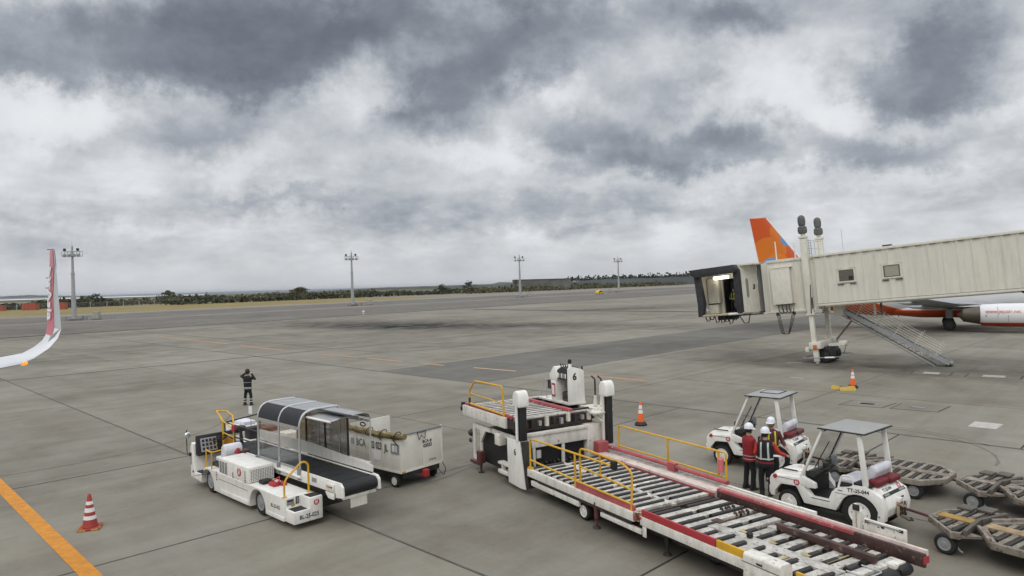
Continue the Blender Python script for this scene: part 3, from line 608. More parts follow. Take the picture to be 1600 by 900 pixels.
# ------------------------------------------------------------------ belt loader (x towards its rear, y away from the camera)
def belt_loader():
    t = thing('belt_loader', 'white baggage belt loader with a covered black conveyor and a driver seat in front', 'belt loader', (-6.546, 17.815, 0), -44.2)
    RX, FX = 0.0, -2.98
    prof = [(1.20, .15), (1.20, .70), (-3.45, .71), (-3.62, .66), (-3.72, .44), (-4.28, .42), (-4.33, .95), (-4.36, 1.25), (-4.52, 1.28), (-4.6, 1.05), (-4.58, .26), (-3.86, .22)]
    prof += [p for p in arc(FX - .40, .21, .45, 182, -8, 16)][::1]
    prof += [(FX + .05, .14), (-.72, .14)] + arc(RX - .26, .21, .45, 190, -10, 16) + [(.22, .13)]
    MB().prism(prof, 'y', 0, .74).build('body', Mwhite, t, bevel=.025)
    MB().prism([(-4.6, .26), (-4.6, 1.0), (-4.3, 1.0), (-4.3, .5), (-3.7, .5), (-3.7, .26)], 'y', .742, 1.9).build('front_body', Mwhite, t, bevel=.03)
    box('chassis', Mdark, t, -4.4, 1.3, .50, 1.75, .28, .62)
    box('skirt', Mwhite, t, -2.45, -.74, -.022, -.002, .15, .27, bevel=.008)
    box('skirt', Mwhite, t, .25, 1.18, -.022, -.002, .14, .24, bevel=.008)
    # rear steps
    st = MB().box(1.202, 1.65, 0, .42, .15, .45).build('rear_step', Mwhite, t, bevel=.025); box('step_pad', Mblack, st, 1.28, 1.60, .05, .38, .452, .462)
    s2 = MB().box(1.202, 1.65, .423, .775, .15, .71).build('rear_step', Mwhite, t, bevel=.025); box('step_pad', Mblack, s2, 1.30, 1.60, .46, .74, .712, .722)
    letter('BL-25-025', .145, t, (1.654, .40, .29), (0, 1, 0), (0, 0, 1), bold=.003, sx=.86)
    letter('BL-25-025', .125, t, (.72, -.004, .42), (1, 0, 0), (0, 0, 1), bold=.002, sx=.9)
    emblem(t, (1.654, .60, .58), (0, 1, 0), (0, 0, 1), .075)
    lp = box('rear_lamp', Mgrey, t, 1.203, 1.21, .05, .24, .52, .66); box('lamp_lens', Mdark, lp, 1.211, 1.215, .07, .22, .60, .64); box('lamp_lens', Mgrey, lp, 1.211, 1.215, .07, .22, .54, .585)
    lq = box('rear_lamp', Mdark, t, 1.203, 1.212, .29, .38, .51, .69); box('lamp_lens', Mgrey, lq, 1.213, 1.218, .31, .36, .53, .67)
    box('warning_sticker', Mgold, t, 1.203, 1.208, .17, .27, .47, .53)
    # engine cowl
    cw = MB().box(-2.6, -.76, .01, .74, .715, 1.125).build('engine_cowl', Mwhite, t, bevel=.035)
    for i in range(9):
        for j in range(3): box('louvre', Mdark, cw, -2.52 + j * .17, -2.40 + j * .17, .002, .0085, .74 + i * .036, .758 + i * .036)
    for i in range(8): box('louvre', Mdark, cw, -.98, -.91, .002, .0085, .60 + i * .055, .622 + i * .055)
    emblem(cw, (-1.30, .006, .93), (1, 0, 0), (0, 0, 1), .115)
    box('seam', Mdark, cw, -2.6, -.80, -.004, .004, .520, .530); box('warning_sticker', Mgrey, cw, -1.72, -1.66, .003, .008, .70, .86)
    gr = box('cowl_grille', Mdark, t, -.757, -.752, .06, .70, .75, 1.06)
    g = MB()
    for k in range(14): g.box(-.751, -.743, .06 + k * .0485, .076 + k * .0485, .75, 1.06)
    for k in range(9): g.box(-.751, -.744, .062, .70, .75 + k * .0375, .764 + k * .0375)
    g.build('grille_bars', Mwhite, gr)
    box('deck_box', Mblack, t, -.62, -.36, .22, .50, .702, .80, bevel=.02)
    ck = box('wheel_chock', Mred, t, -.25, .06, .30, .46, .702, .79, bevel=.02); box('wheel_chock', Mred, t, -.12, .14, .50, .64, .702, .78, bevel=.02)
    MB().tube([(-.2, .36, .79), (-.1, .55, .90), (.02, .48, .84), (.05, .38, .79)], .018, 5).build('chock_rope', Mredlogo, ck)
    # rear hoop
    MB().tube(rpath([(1.12, .04, .70), (1.12, .04, 1.12), (1.12, .54, 1.50), (1.12, .70, 1.42), (1.12, .70, .70)], .16), .026, 8).build('rear_hoop_rail', Myel, t, smooth=True)
    for y in (.04, .70): box('rail_foot', Myel, t, 1.07, 1.17, y - .05, y + .05, .70, .715)
    # cab
    box('floor_mat', Mblack, t, -4.27, -3.73, .06, 1.5, .43, .46)
    MB().prism([(-4.08, .92), (-4.22, 1.50), (-4.32, 1.50), (-4.34, .92)], 'y', .05, 1.45).build('dash', Mblack, t, bevel=.02)
    dm = Matrix.Translation((-4.145, 0, 1.22)) @ Matrix.Rotation(R(-13.5), 4, 'Y')
    pn = MB().box(-.006, .008, .14, .62, -.20, .20, dm).build('dash_panel', Malu, t)
    for i in range(4):
        for j in range(3): MB().box(.008, .016, .18 + i * .11, .25 + i * .11, -.16 + j * .12, -.08 + j * .12, dm).build('switch', Mdark, pn)
    gm_ = MB().box(-.006, .008, .98, 1.36, -.12, .18, dm).build('dash_panel', Mgrey, t); MB().box(.008, .014, 1.02, 1.16, -.06, .12, dm).build('switch', Mdark, gm_); MB().box(.008, .014, 1.2, 1.32, -.06, .12, dm).build('switch', Mconew, gm_)
    whl = MB(); whl.tube([(-3.80 + .17 * math.cos(a) * .8, .56 + .19 * math.sin(a), 1.40 + .17 * math.cos(a) * .55) for a in [2 * PI * k / 18 for k in range(18)]], .018, 6, True)
    whl.cyl((-3.80, .56, 1.38), (-3.95, .56, 1.15), .025); whl.cyl((-3.94, .56, 1.31), (-3.66, .56, 1.47), .015, 5); whl.cyl((-3.80, .38, 1.40), (-3.80, .74, 1.40), .015, 5)
    whl.lathe([(.001, .0), (.06, .01), (.05, .03), (.001, .035)], (-3.8, .56, 1.385), 'z', 10)
    whl.build('steering_wheel', Mblack, t, smooth=True)
    se = MB().box(-3.40, -2.95, .26, .78, .86, .99).build('seat', Mseat, t, bevel=.05, seg=3)
    MB().prism([(-3.06, .93), (-2.78, .93), (-2.70, 1.25), (-2.76, 1.38), (-2.88, 1.41), (-2.99, 1.33)], 'y', .25, .78).build('seat_back', Mseat, se, bevel=.06, seg=3)
    box('seat_base', Mdark, t, -3.42, -2.8, .22, .82, .72, .86)
    MB().lathe([(.001, .19), (.07, .175), (.12, .12), (.14, .04), (.145, 0)], (-2.82, .62, 1.13), 'z', 14).build('red_bag', Mred, t, smooth=True)
    box('bag', Mmar, t, -2.98, -2.70, .62, .98, 1.0, 1.16, bevel=.04)
    mr = MB(); mr.tube(rpath([(-4.55, -.02, .93), (-4.68, -.06, .93), (-4.70, -.06, 1.60), (-4.62, -.06, 1.66)], .05), .014, 6); mr.box(-4.57, -4.5, -.05, 0, .88, .98)
    mo = mr.build('mirror', Mblack, t, smooth=True); MB().lathe([(.001, -.02), (.085, -.02), (.095, .01), (.07, .04), (.001, .045)], (-4.60, -.06, 1.50), 'x', 14).build('mirror_glass', Malu, mo, smooth=True)
    box('far_mirror', Mdark, t, -4.45, -4.15, 1.25, 1.55, 1.42, 1.58, bevel=.03)
    box('headlamp', Mdark, t, -4.45, -4.36, -.006, .004, .40, .46); box('marker_lamp', Mgrey, t, -4.58, -4.50, -.006, .002, .62, .86)
    for k, m_ in enumerate((Mink, Mredlogo, Mink, Mgrey)): box('sticker', m_, t, -2.76, -2.70, -.005, .0, .46 + .07 * k, .50 + .07 * k)
    rl = MB(); rl.tube([(-3.47, .02, .70), (-3.47, .02, 1.22)], .02, 6); rl.tube([(-3.10, .02, .70), (-3.10, .02, 1.19)], .02, 6)
    rl.tube(rpath([(-3.47, .02, 1.21), (-3.09, .02, 1.19), (-3.02, .84, 1.26)], .08), .02, 6)
    rl.build('side_handrail', Myel, t, smooth=True)
    # wheels
    for x in (RX - .15, FX - .27):
        wheel(t, (x, .15, .33), .33, .23, -1, Mgrey); wheel(t, (x, 1.72, .33), .33, .23, 1, Mgrey)
    # conveyor
    fr = MB(); fr.box(-4.35, 2.36, .85, .91, .80, 1.085); fr.build('conveyor_beam', Mwhite, t, bevel=.02)
    MB().box(-4.35, 2.40, 1.90, 1.955, .80, 1.06).build('conveyor_beam', Mwhite, t, bevel=.02)
    box('under_frame', Mdark, t, -4.3, 2.2, .93, 1.88, .62, .95)
    bl = MB(); rr = .15; cx = 2.26
    pts = [(-4.3, .84), (-4.3, 1.045), (cx, 1.045)] + [(cx + rr * math.sin(R(a)), .895 + rr * math.cos(R(a))) for a in range(20, 181, 20)]
    bl.prism(pts, 'y', .915, 1.895).build('belt', Mbelt, t, smooth=True)
    for k in range(11): box('belt_cleat', Mdark, t, 2.02 - k * .58, 2.035 - k * .58, .93, 1.885, 1.046, 1.053)
    for y in (.845, 1.895):
        MB().prism([(2.12, .70), (2.12, 1.09), (2.34, 1.08), (2.44, 1.0), (2.46, .74)], 'y', y, y + .065).build('end_plate', Mwhite, t, bevel=.02)
    MB().box(2.26, 2.34, .93, 1.88, .66, .735).build('end_bar', Mwhite2, t, bevel=.01)
    box('mud_flap', Mcream2, t, 2.30, 2.32, 1.15, 1.62, .42, .66)
    bp = MB().prism([(1.72, .80), (2.1, .80), (2.1, .66), (1.86, .66)], 'y', .80, .849).build('control_bracket', Mwhite, t, bevel=.01)
    cb = box('control_box', Mwhite2, t, 1.78, 2.10, .79, .848, .88, 1.02, bevel=.01)
    for k, m_ in enumerate((Mgold, Mgrey, Mredlogo, Mdark)): box('button', m_, cb, 1.82 + .07 * k, 1.86 + .07 * k, .78, .792, .93, .97)
    box('label_plate', Mconew, t, 1.28, 1.62, .845, .850, .92, 1.03); box('label_plate', Mgrey, t, 1.02, 1.25, .845, .850, .91, 1.02)
    MB().cyl((-2.0, .80, 1.0), (.55, .80, .94), .04, 8).build('side_tube', Mwhite, t, smooth=True)
    br = MB()
    for x in (-1.9, -.66, .44): br.box(x - .04, x + .04, .78, .86, .85, 1.14)
    br.build('hoop_bracket', Mgrey, t)
    # far side guard panel, rear part and front part
    MB().prism([(-4.2, 1.09), (2.08, 1.09), (2.10, 1.26), (-1.0, 1.42), (-4.2, 1.40)], 'y', 1.96, 1.985).build('guard_panel', Mwhite, t)
    box('guard_foot', Mdark, t, -1.2, 2.05, 1.99, 2.02, 1.05, 1.10)
    # dark front railing and yellow guard
    rr_ = MB()
    for x in (-4.1, -3.05, -1.98): rr_.tube([(x, .86, 1.08), (x, .86, 1.80)], .022, 6)
    for z in (1.44, 1.80): rr_.tube([(-4.1, .86, z), (-1.9, .86, z)], .02, 6)
    rr_.tube(rpath([(-4.1, 1.98, 1.08), (-4.1, 1.98, 1.9), (-4.1, .86, 1.8)], .1), .022, 6)
    rr_.build('front_railing', Mdark, t, smooth=True)
    yg = MB(); yg.tube(rpath([(-4.10, .80, 1.05), (-4.10, .80, 1.86), (-4.62, .84, 2.1)], .06), .028, 7); yg.tube([(-3.34, .80, 1.05), (-3.34, .80, 1.72)], .028, 7)
    yg.tube([(-4.62, .84, 2.1), (-4.30, 1.02, 2.10), (-3.80, .98, 2.02), (-3.34, .80, 1.72)], .024, 7); yg.tube([(-4.10, .80, 1.86), (-3.34, .80, 1.68)], .02, 6); yg.tube([(-4.10, .80, 1.50), (-3.34, .80, 1.45)], .02, 6)
    yo = yg.build('yellow_guard', Myel, t, smooth=True); MB().prism([(-4.08, 1.10), (-3.36, 1.08), (-3.36, 1.38), (-4.08, 1.42)], 'y', .79, .81).build('guard_sheet', Mochre, yo)
    ebm = MB().lathe([(.001, .07), (.05, .065), (.06, 0), (.06, -.1), (.001, -.1)], (-3.32, .78, 1.76), 'z', 10).build('stop_button', Mred, t, smooth=True)
    sp = MB(); sp.tube([(-3.28 + .03 * math.cos(k * 1.3), .80 + .03 * math.sin(k * 1.3), 1.68 - k * .012) for k in range(40)], .009, 4); sp.build('coiled_cable', Mdark, t)
    # canopy
    HX = (-1.87, -.66, .44)
    def hoop(x): return rpath([(x, .85, 1.05), (x, .85, 2.30), (x, .98, 2.55), (x, 1.22, 2.62), (x, 2.0, 2.62), (x, 2.06, 2.5), (x, 2.06, 1.08)], .12)
    for x in HX: MB().tube(hoop(x), .03, 8).build('canopy_hoop', Malu, t, smooth=True)
    roofp = [(.845, 2.22), (.865, 2.34), (.92, 2.46), (1.0, 2.55), (1.12, 2.60)]
    for a, b in zip(HX[:-1], HX[1:]):
        v = [(x, y, z) for x in (a + .03, b - .03) for y, z in roofp]; n = len(roofp)
        MB().add(v, [(i, i + 1, n + i + 1, n + i) for i in range(n - 1)]).build('canopy_shoulder', Mcanopy, t, smooth=True)
        MB().box(a + .03, b - .03, 1.12, 2.06, 2.598, 2.612).build('canopy_roof', Mroofg, t, bevel=.004)
        wf = box('window_rail', Malu, t, a + .03, b - .03, .83, .865, 2.14, 2.215); box('window_rail', Malu, t, a + .03, b - .03, .83, .865, 1.10, 1.14)
        box('window_pane', Mglass, t, a + .035, b - .035, .846, .852, 1.14, 2.14)
    v = [(x, y, z) for x in (.47, 1.92) for y, z in ((1.50, 2.59), (1.85, 2.60), (2.0, 2.56), (2.06, 2.44))]
    MB().add(v, [(i, i + 1, 5 + i, 4 + i) for i in range(3)]).build('canopy_roof', Mroofg, t, smooth=True)
    box('roof_edge', Mdark, t, .47, 1.92, 1.40, 1.50, 2.585, 2.60)
    # sliding rear hood
    v = [(x, y, z) for x in (.36, 1.55) for y, z in ((1.10, 2.44), (1.55, 2.50), (1.86, 2.46), (1.97, 2.34))]
    MB().add(v, [(i, i + 1, 5 + i, 4 + i) for i in range(3)]).build('hood_roof', Mroofg, t, smooth=True)
    MB().cyl((.34, 1.09, 2.44), (1.57, 1.09, 2.44), .03, 8).build('hood_edge', Mwhite, t, smooth=True)
    MB().tube(rpath([(1.56, 1.10, 2.45), (1.56, 1.55, 2.51), (1.56, 1.90, 2.46), (1.56, 2.00, 2.34)], .1), .02, 6).build('hood_hoop', Malu, t, smooth=True)
    MB().tube(rpath([(1.90, 2.05, 2.46), (1.90, 2.06, 1.10)], .1), .018, 6).build('hood_hoop', Malu, t, smooth=True)
    xs = [-1.84, -1.33, -.29, .86, 1.88]
    for i, (a, b) in enumerate(zip(xs[:-1], xs[1:])):
        clear = i == len(xs) - 2
        box('window_pane', Mglass if clear else (Mbrglass if i < 1 else Msmoke), t, a + .03, b - .03, 2.035, 2.041, 1.30 if not clear else 1.12, 2.34)
        box('window_post', Mdark, t, a - .025, a + .025, 2.02, 2.06, 1.10, 2.42)
    box('window_rail', Malu, t, -1.86, 1.88, 2.02, 2.058, 2.34, 2.40); box('window_rail', Mwhite, t, -1.86, 1.88, 2.025, 2.06, 1.10, 1.30)
    MB().tube([(1.72 + .12 * math.cos(k * .7), 1.95, 2.27 + .05 * math.sin(k * .7)) for k in range(10)], .016, 5, True).build('coiled_strap', Mblack, t)
    return t
belt_loader()
# white tractor half hidden behind the belt loader's front
tk = thing('white_service_cart', 'small white cart with a sign on a rod, half hidden behind the belt loader', 'service cart', (-9.57, 23.82, 0), -44.2)
box('body', Mwhite, tk, -1.05, 3.1, 0, 1.2, .24, .76, bevel=.05); box('cabinet', Mwhite, tk, -1.0, .12, .05, .85, .765, 1.16, bevel=.05)
box('opening', Mblack, tk, -.55, -.08, .035, .048, .80, 1.0); box('opening_hood', Mcream2, tk, -.6, -.02, .02, .049, 1.01, 1.04); MB().tube([(.30, .4, .76), (.30, .4, 1.62)], .012, 5).build('rod', Mgrey, tk)
box('sign_plate', Mconew, tk, .19, .41, .38, .40, 1.58, 1.84); box('seat', Mblack, tk, .2, .6, .2, .9, .765, 1.15, bevel=.06); MB().box(-.7, .05, .25, .7, 1.16, 1.29).build('cover', Mseat, tk, bevel=.05)
MB().lathe([(.001, 0), (.07, .01), (.08, .08), (.001, .1)], (-.85, .3, 1.16), 'z', 10).build('lamp', Mblack, tk, smooth=True)
for i, (a, b, c_, d_) in enumerate(((1.0, 1.5, .80, 1.25), (1.65, 2.2, .78, 1.15), (2.35, 2.9, .80, 1.25))): box('panel', (Mmar, Mgrey, Mwhite2)[i], tk, a, b, .3, .8, c_, d_, bevel=.03)
for x in (-.55, 2.5):
    for y in (.1, 1.1): wheel(tk, (x, y, .26), .26, .2, -1 if y < .5 else 1, Mwhite2, 16)

# ------------------------------------------------------------------ open baggage container cart
def container():
    t = thing('baggage_cart', 'white open top baggage container cart lettered BCA with a rolled tan tarpaulin', 'baggage cart', (-3.539, 20.107, 0), -40)
    x0, x1, y0, y1, zb, zt = -2.12, .30, 0, 1.62, .50, 1.56
    for k in range(6):
        a = x0 + (x1 - x0) * k / 6; b = x0 + (x1 - x0) * (k + 1) / 6
        MB().box(a + .006, b - .006, y0, y0 + .03, zb, zt).build('side_panel', Mcont, t, bevel=.006)
        box('panel_rib', Mcont, t, b - .02, b + .004 if k < 5 else b, y0 - .012, y0 - .001, zb + .02, zt - .02)
    for x, yy0, nm in ((x1 - .03, y0, 'end_panel'), (x0, y0 + .03, 'end_panel')):
        for k in range(2):
            a = yy0 + .032 + (y1 - yy0 - .032) * k / 2; b = yy0 + .032 + (y1 - yy0 - .032) * (k + 1) / 2
            MB().box(x, x + .03, a + .004, b - .004, zb, zt - (.02 if x > 0 else -.06)).build(nm, Mcont, t, bevel=.006)
    for x, y in ((x1, y0), (x1, y1), (x0, y0), (x0, y1)): box('corner_post', Mcont, t, x - .04, x + .012, y - .01, y + .03, zb - .001, zt + .01)
    box('bottom_rail', Mcont, t, x0, x1 + .01, y0 - .015, y0 + .02, zb - .06, zb - .002); box('bottom_rail', Mcont, t, x1 - .03, x1 + .015, y0 + .022, y1, zb - .06, zb - .002)
    box('floor', Mgrey, t, x0 + .03, x1 - .03, y0 + .03, y1, zb + .01, zb + .04); box('far_rail', Mgrey, t, x0, x1, y1 - .03, y1, zb + .042, zb + .12)
    rail = MB(); rail.box(x1 + .001, x1 + .02, y0, y1, zt - .05, zt - .005); rail.build('top_rail', Mgrey, t)
    box('lower_plate', Mconew, t, x1 + .016, x1 + .022, .10, .85, .445, .49); box('corner_casting', Mgold, t, x1 + .016, x1 + .03, .02, .14, .45, .50)
    # tarpaulin roll and its straps
    tp = []; rr = random.Random(4)
    for k in range(27):
        f = k / 26; x = -2.06 + 2.52 * f
        tp.append([(x, .0 + (.088 + rr.uniform(-.02, .02)) * math.cos(a) + .01 * math.sin(k * .8), 1.515 - .03 * math.sin(f * 3.0) + (.085 + rr.uniform(-.02, .02)) * math.sin(a)) for a in [2 * PI * j / 12 for j in range(12)]])
    ta = MB().loft(tp).build('tarpaulin_roll', Mtan, t, smooth=True)
    for x in (-1.1, -.45, .16): MB().tube([(x + .05 * math.sin(a), .13 * math.cos(a), 1.51 + .125 * math.sin(a)) for a in [2 * PI * j / 12 for j in range(12)]], .014, 5, True).build('strap', Mblack, ta)
    MB().tube([(.02, -.12, 1.48), (.10, -.05, 1.34), (.20, -.03, 1.25)], .016, 5).build('strap', Mblack, ta)
    MB().tube([(-.62, -.12, 1.46), (-.58, -.05, 1.38), (-.52, -.03, 1.32)], .014, 5).build('strap', Mblack, ta)
    MB().tube([(x1 + .03, .62, 1.53), (x1 + .04, .68, 1.30), (x1 + .04, .78, 1.42), (x1 + .04, .90, 1.30), (x1 + .03, .95, 1.53), (x1 + .04, .80, 1.50)], .012, 5, True).build('strap', Mblack, t)
    F = lambda x, z: (x, y0 - .016, z)
    letter('BCA', .30, t, F(-1.50, 1.12), (1, 0, 0), (0, 0, 1), bold=.006, sx=.78); letter('02 023', .30, t, F(-.78, 1.12), (1, 0, 0), (0, 0, 1), bold=.006, sx=.62)
    letter('JL', .28, t, F(-.33, 1.10), (1, 0, 0), (0, 0, 1), bold=.006, sx=.72)
    pl = box('number_plate', Mgrey, t, -.12, .24, y0 - .017, y0 - .013, .98, 1.27); letter('81', .24, pl, (.06, y0 - .020, 1.125), (1, 0, 0), (0, 0, 1), m=Mwlogo, bold=.012)
    box('sticker', Mconew, t, -.90, -.58, y0 - .016, y0 - .013, .70, .98); box('sticker', Mgrey, t, -2.0, -1.84, y0 - .016, y0 - .013, 1.05, 1.22)
    letter('BCA #', .13, t, (x1 + .006, 1.02, 1.20), (0, 1, 0), (0, 0, 1), bold=.004); letter('02023', .14, t, (x1 + .006, 1.04, 1.07), (0, 1, 0), (0, 0, 1), bold=.005)
    letter('ATW 44', .075, t, (x1 + .006, 1.22, .62), (0, 1, 0), (0, 0, 1), bold=.002)
    # running gear
    box('chassis', Mdark, t, x0 + .1, x1 - .02, y0 + .1, y1 - .1, .28, .435)
    for x in (-.02, x0 + .35):
        for y in (.06, 1.50): wheel(t, (x, y, .185), .185, .13, -1 if y < 1 else 1, Mwhite2, 16)
    box('tow_hook', Mred, t, x1 - .02, x1 + .14, .78, .98, .18, .40, bevel=.03); MB().tube(rpath([(x1 - .05, 1.45, .3), (x1 + .2, 1.5, .10), (x1 + .22, 1.56, .3), (x1 + .05, 1.58, .46)], .08), .012, 5).build('hook_cable', Mblack, t, smooth=True)
    return t
container()

# ------------------------------------------------------------------ main deck loader number 6 (x towards its rear end, y away from the camera)
def deck_loader():
    t = thing('cargo_loader', 'long worn white and red cargo loader number 6 with a roller deck', 'cargo loader', (1.484, 16.866, 0), -60)
    rnd = random.Random(5)
    # --- main platform, section 1
    D = .735
    box('deck_base', Mgreasy, t, -2.48, 2.10, .10, 2.40, .55, D - .04)
    box('deck_base', Mgreasy, t, 2.26, 6.75, .08, 2.30, .52, D - .04)
    MB().box(-2.42, 2.02, 0, .10, .55, .75).build('side_beam', Mwhite2, t, bevel=.012); box('side_slot', Mdark, t, -1.9, 1.9, .02, .08, .47, .548)
    MB().box(-2.25, -.05, .01, .09, .33, .465).build('lower_beam', Mwhite2, t, bevel=.01); MB().box(.80, 2.25, .02, .10, .33, .44).build('tow_arm', Mwhite2, t, bevel=.02)
    MB().box(2.24, 6.7, 0, .08, .55, .735).build('side_beam', Mwhite2, t, bevel=.012)
    MB().box(2.33, 2.45, -.012, .0, .33, .548).build('bracket_plate', Mwhite2, t, bevel=.004)
    MB().box(2.03, 2.22, -.02, .20, .60, .80).build('hinge_block', Mrustb, t, bevel=.03); box('hinge_mark', Mred, t, 2.06, 2.18, -.026, -.021, .66, .71); box('hinge_mark', Mred, t, 2.24, 2.30, -.012, -.002, .68, .73)
    MB().box(-.25, 2.0, .055, .10, .752, .885).build('kick_plate', Mredw, t, bevel=.006)
    MB().box(2.27, 4.38, .02, .07, .737, .885).build('kick_plate', Mred, t, bevel=.006); MB().box(4.40, 5.20, .02, .07, .737, .885).build('kick_plate', Myel, t, bevel=.006); MB().box(6.15, 6.7, .02, .07, .737, .885).build('kick_plate', Myel, t, bevel=.006)
    # --- rollers and deck bars
    n = 0
    def row(x, segs, rmat=Mroller):
        for (a, b) in segs:
            MB().cyl((x, a, D - .004), (x, b, D - .004), .062, 8).build('roller', rmat, t, smooth=True)
    x = -2.32; k = 0
    while x < 2.0:
        segs = [(.16, .98), (1.24, 2.28)] if k % 2 else [(.16, 1.12), (1.34, 2.28)]
        if k in (4, 9): segs = [(.16, .80), (1.10, 2.28)]
        row(x, segs)
        if x + .16 < 2.05:
            MB().box(x + .075, x + .215, .13, 2.32, D - .05, D + .018 + rnd.uniform(-.004, .004)).build('deck_bar', Mworn, t, bevel=.004)
        x += .29; k += 1
    MB().box(-2.4, 2.05, 1.13, 1.24, D - .05, D + .006).build('deck_spine', Mworn, t)
    x = 2.38; k = 0
    while x < 6.45:
        if x < 3.5: segs = [(.14, 1.02), (1.22, 2.2)]
        else: segs = [(.14 + .1 * (k % 2), .62 + .12 * (k % 2)), (.98 + .1 * (k % 2), 1.34), (1.50 if k % 2 else 1.62, 2.2)]
        if k in (3, 5): segs = segs[:-1]
        row(x, segs)
        MB().box(x + .085, x + .255 + (.03 if k % 3 == 0 else 0), .10, 2.24, D - .05, D + .016 + rnd.uniform(-.005, .005)).build('deck_bar', Mworn, t, bevel=.004)
        x += .36; k += 1
    MB().box(3.3, 6.4, .70, .98, D - .05, D + .026).build('deck_spine', Mworn, t, bevel=.004)
    for i in range(7): box('deck_patch', Mpatch if i % 2 else Mworn, t, 3.7 + i * .36, 3.86 + i * .36, .99, 1.12, D + .026, D + .032)
    for (xx, y) in ((2.95, 1.7), (3.32, 1.72), (5.9, 1.9)):
        w = MB()
        for j in range(4): w.lathe([(.045, -.02), (.06, 0), (.045, .02)], (xx + .03 * (j % 2), y + .11 * j, D + .02), 'y', 8)
        w.build('castor_strip', Mgreasy, t, kind='stuff')
    MB().box(6.0, 6.03, 1.0, 2.2, D + .02, D + .035).build('yellow_strip', Mpatch, t); MB().box(5.45, 5.49, .15, .7, D + .02, D + .034).build('yellow_strip', Mpatch, t)
    box('rusty_plate', Mbrown, t, 3.30, 3.55, 1.0, 1.2, D + .02, D + .032)
    # brown guide bar and end gear
    MB().box(4.45, 6.5, 1.62, 1.74, D + .03, D + .16).build('guide_bar', Mbrown, t, bevel=.02); MB().box(4.25, 4.47, 1.60, 1.78, D + .02, D + .05).build('guide_foot', Mworn, t)
    e = MB(); e.lathe([(.09, 0), (.13, .05), (.13, .55), (.09, .6)], (6.78, 1.2, D - .12), 'y', 12); e.lathe([(.07, 0), (.10, .04), (.10, .3), (.07, .34)], (6.72, 1.95, D - .10), 'y', 12)
    e.build('end_roller', Mblack, t, smooth=True)
    MB().box(6.55, 6.72, 1.86, 2.2, D - .06, D + .03).build('end_bracket', Mwhite2, t, bevel=.02); MB().box(6.5, 6.62, .12, 1.82, D - .2, D + .012).build('end_bar', Mworn, t, bevel=.01)
    lp = MB(); lp.tube(rpath([(6.4, 1.0, D + .03), (6.78, 1.0, D + .04), (6.78, 1.42, D + .04), (6.4, 1.42, D + .03)], .06), .014, 6); lp.build('lifting_loop', Malu, t, smooth=True)
    box('end_leg', Mgrey, t, 6.62, 6.68, 1.7, 1.76, 0.02, .6); box('end_leg', Mgrey, t, 6.62, 6.68, .4, .46, 0.02, .6)
    # --- far guards
    MB().box(-2.48, 2.06, 2.42, 2.70, D - .08, D + .085).build('far_guard', Mpink, t, bevel=.015); MB().box(-2.48, 2.06, 2.405, 2.419, D - .06, D + .03).build('far_guard_edge', Mredw, t)
    MB().tube([(-2.72, 2.95, .90), (1.98, 2.95, .90)], .055, 8).build('red_rail', Mredw, t, smooth=True)
    box('rail_block', Mredw, t, -.05, .22, 2.88, 3.02, .78, .99); MB().box(-2.70, -2.42, 2.45, 2.80, .80, 1.12).build('guard_block', Mredw, t, bevel=.02)
    box('far_frame', Mworn, t, -2.4, 2.0, 2.72, 3.12, .62, .78)
    MB().box(2.15, 6.92, 2.40, 2.47, .66, .90).build('far_rail', Mbrown, t, bevel=.01); box('far_rail_strip', Mredw, t, 2.16, 5.6, 2.388, 2.468, .845, .905); MB().box(2.15, 6.92, 2.472, 2.54, .70, .955).build('far_rail_back', Mpink, t, bevel=.01)
    box('end_reflector', Mred, t, 6.925, 6.94, 2.36, 2.52, .74, .86)
    MB().box(2.15, 4.1, 2.72, 2.80, .78, .92).build('side_flap', Mwhite2, t, bevel=.01); box('flap_strip', Mbrown, t, 2.3, 3.9, 2.56, 2.70, .74, .80); MB().box(4.1, 4.5, 2.74, 2.82, .72, .92).build('side_flap', Mwhite, t, bevel=.01)
    fp = MB().box(5.66, 6.48, 2.60, 2.66, .80, 1.15).build('fold_panel', Mwhite2, t, bevel=.015); box('panel_hinge', Mdark, fp, 5.7, 5.78, 2.59, 2.60, 1.08, 1.13); box('panel_hinge', Mdark, fp, 6.36, 6.44, 2.59, 2.60, 1.08, 1.13); box('panel_latch', Mdark, fp, 6.02, 6.08, 2.59, 2.60, 1.06, 1.12); box('panel_rail', Malu, fp, 5.72, 6.40, 2.585, 2.60, 1.10, 1.125)
    mp = MB(); mp.box(5.44, 5.50, 2.60, 2.68, .55, 1.36); mp.box(5.54, 5.60, 2.60, 2.68, .55, 1.25); mp.build('panel_post', Mwhite2, t); box('post_lamp', Mdark, t, 5.46, 5.60, 2.57, 2.60, 1.26, 1.38, bevel=.02)
    # yellow far fence
    f = MB(); f.tube(rpath([(-2.45, 3.2, .86), (-2.45, 3.2, 1.52), (1.70, 3.2, 1.52), (1.70, 3.2, .82)], .08), .026, 7); f.tube([(-2.45, 3.2, .93), (1.70, 3.2, .92)], .024, 7); f.tube([(-.36, 3.2, .92), (-.36, 3.2, 1.52)], .03, 7); f.tube([(1.45, 3.2, .92), (1.45, 3.2, 1.50)], .03, 7)
    f.build('yellow_fence', Myel, t, smooth=True); MB().lathe([(.001, 0), (.075, .01), (.075, .32), (.04, .36), (.001, .37)], (1.57, 3.16, 1.03), 'z', 10).build('fire_bottle', mat('pink_bottle', (.62, .16, .17), .5, var=.1), t, smooth=True)
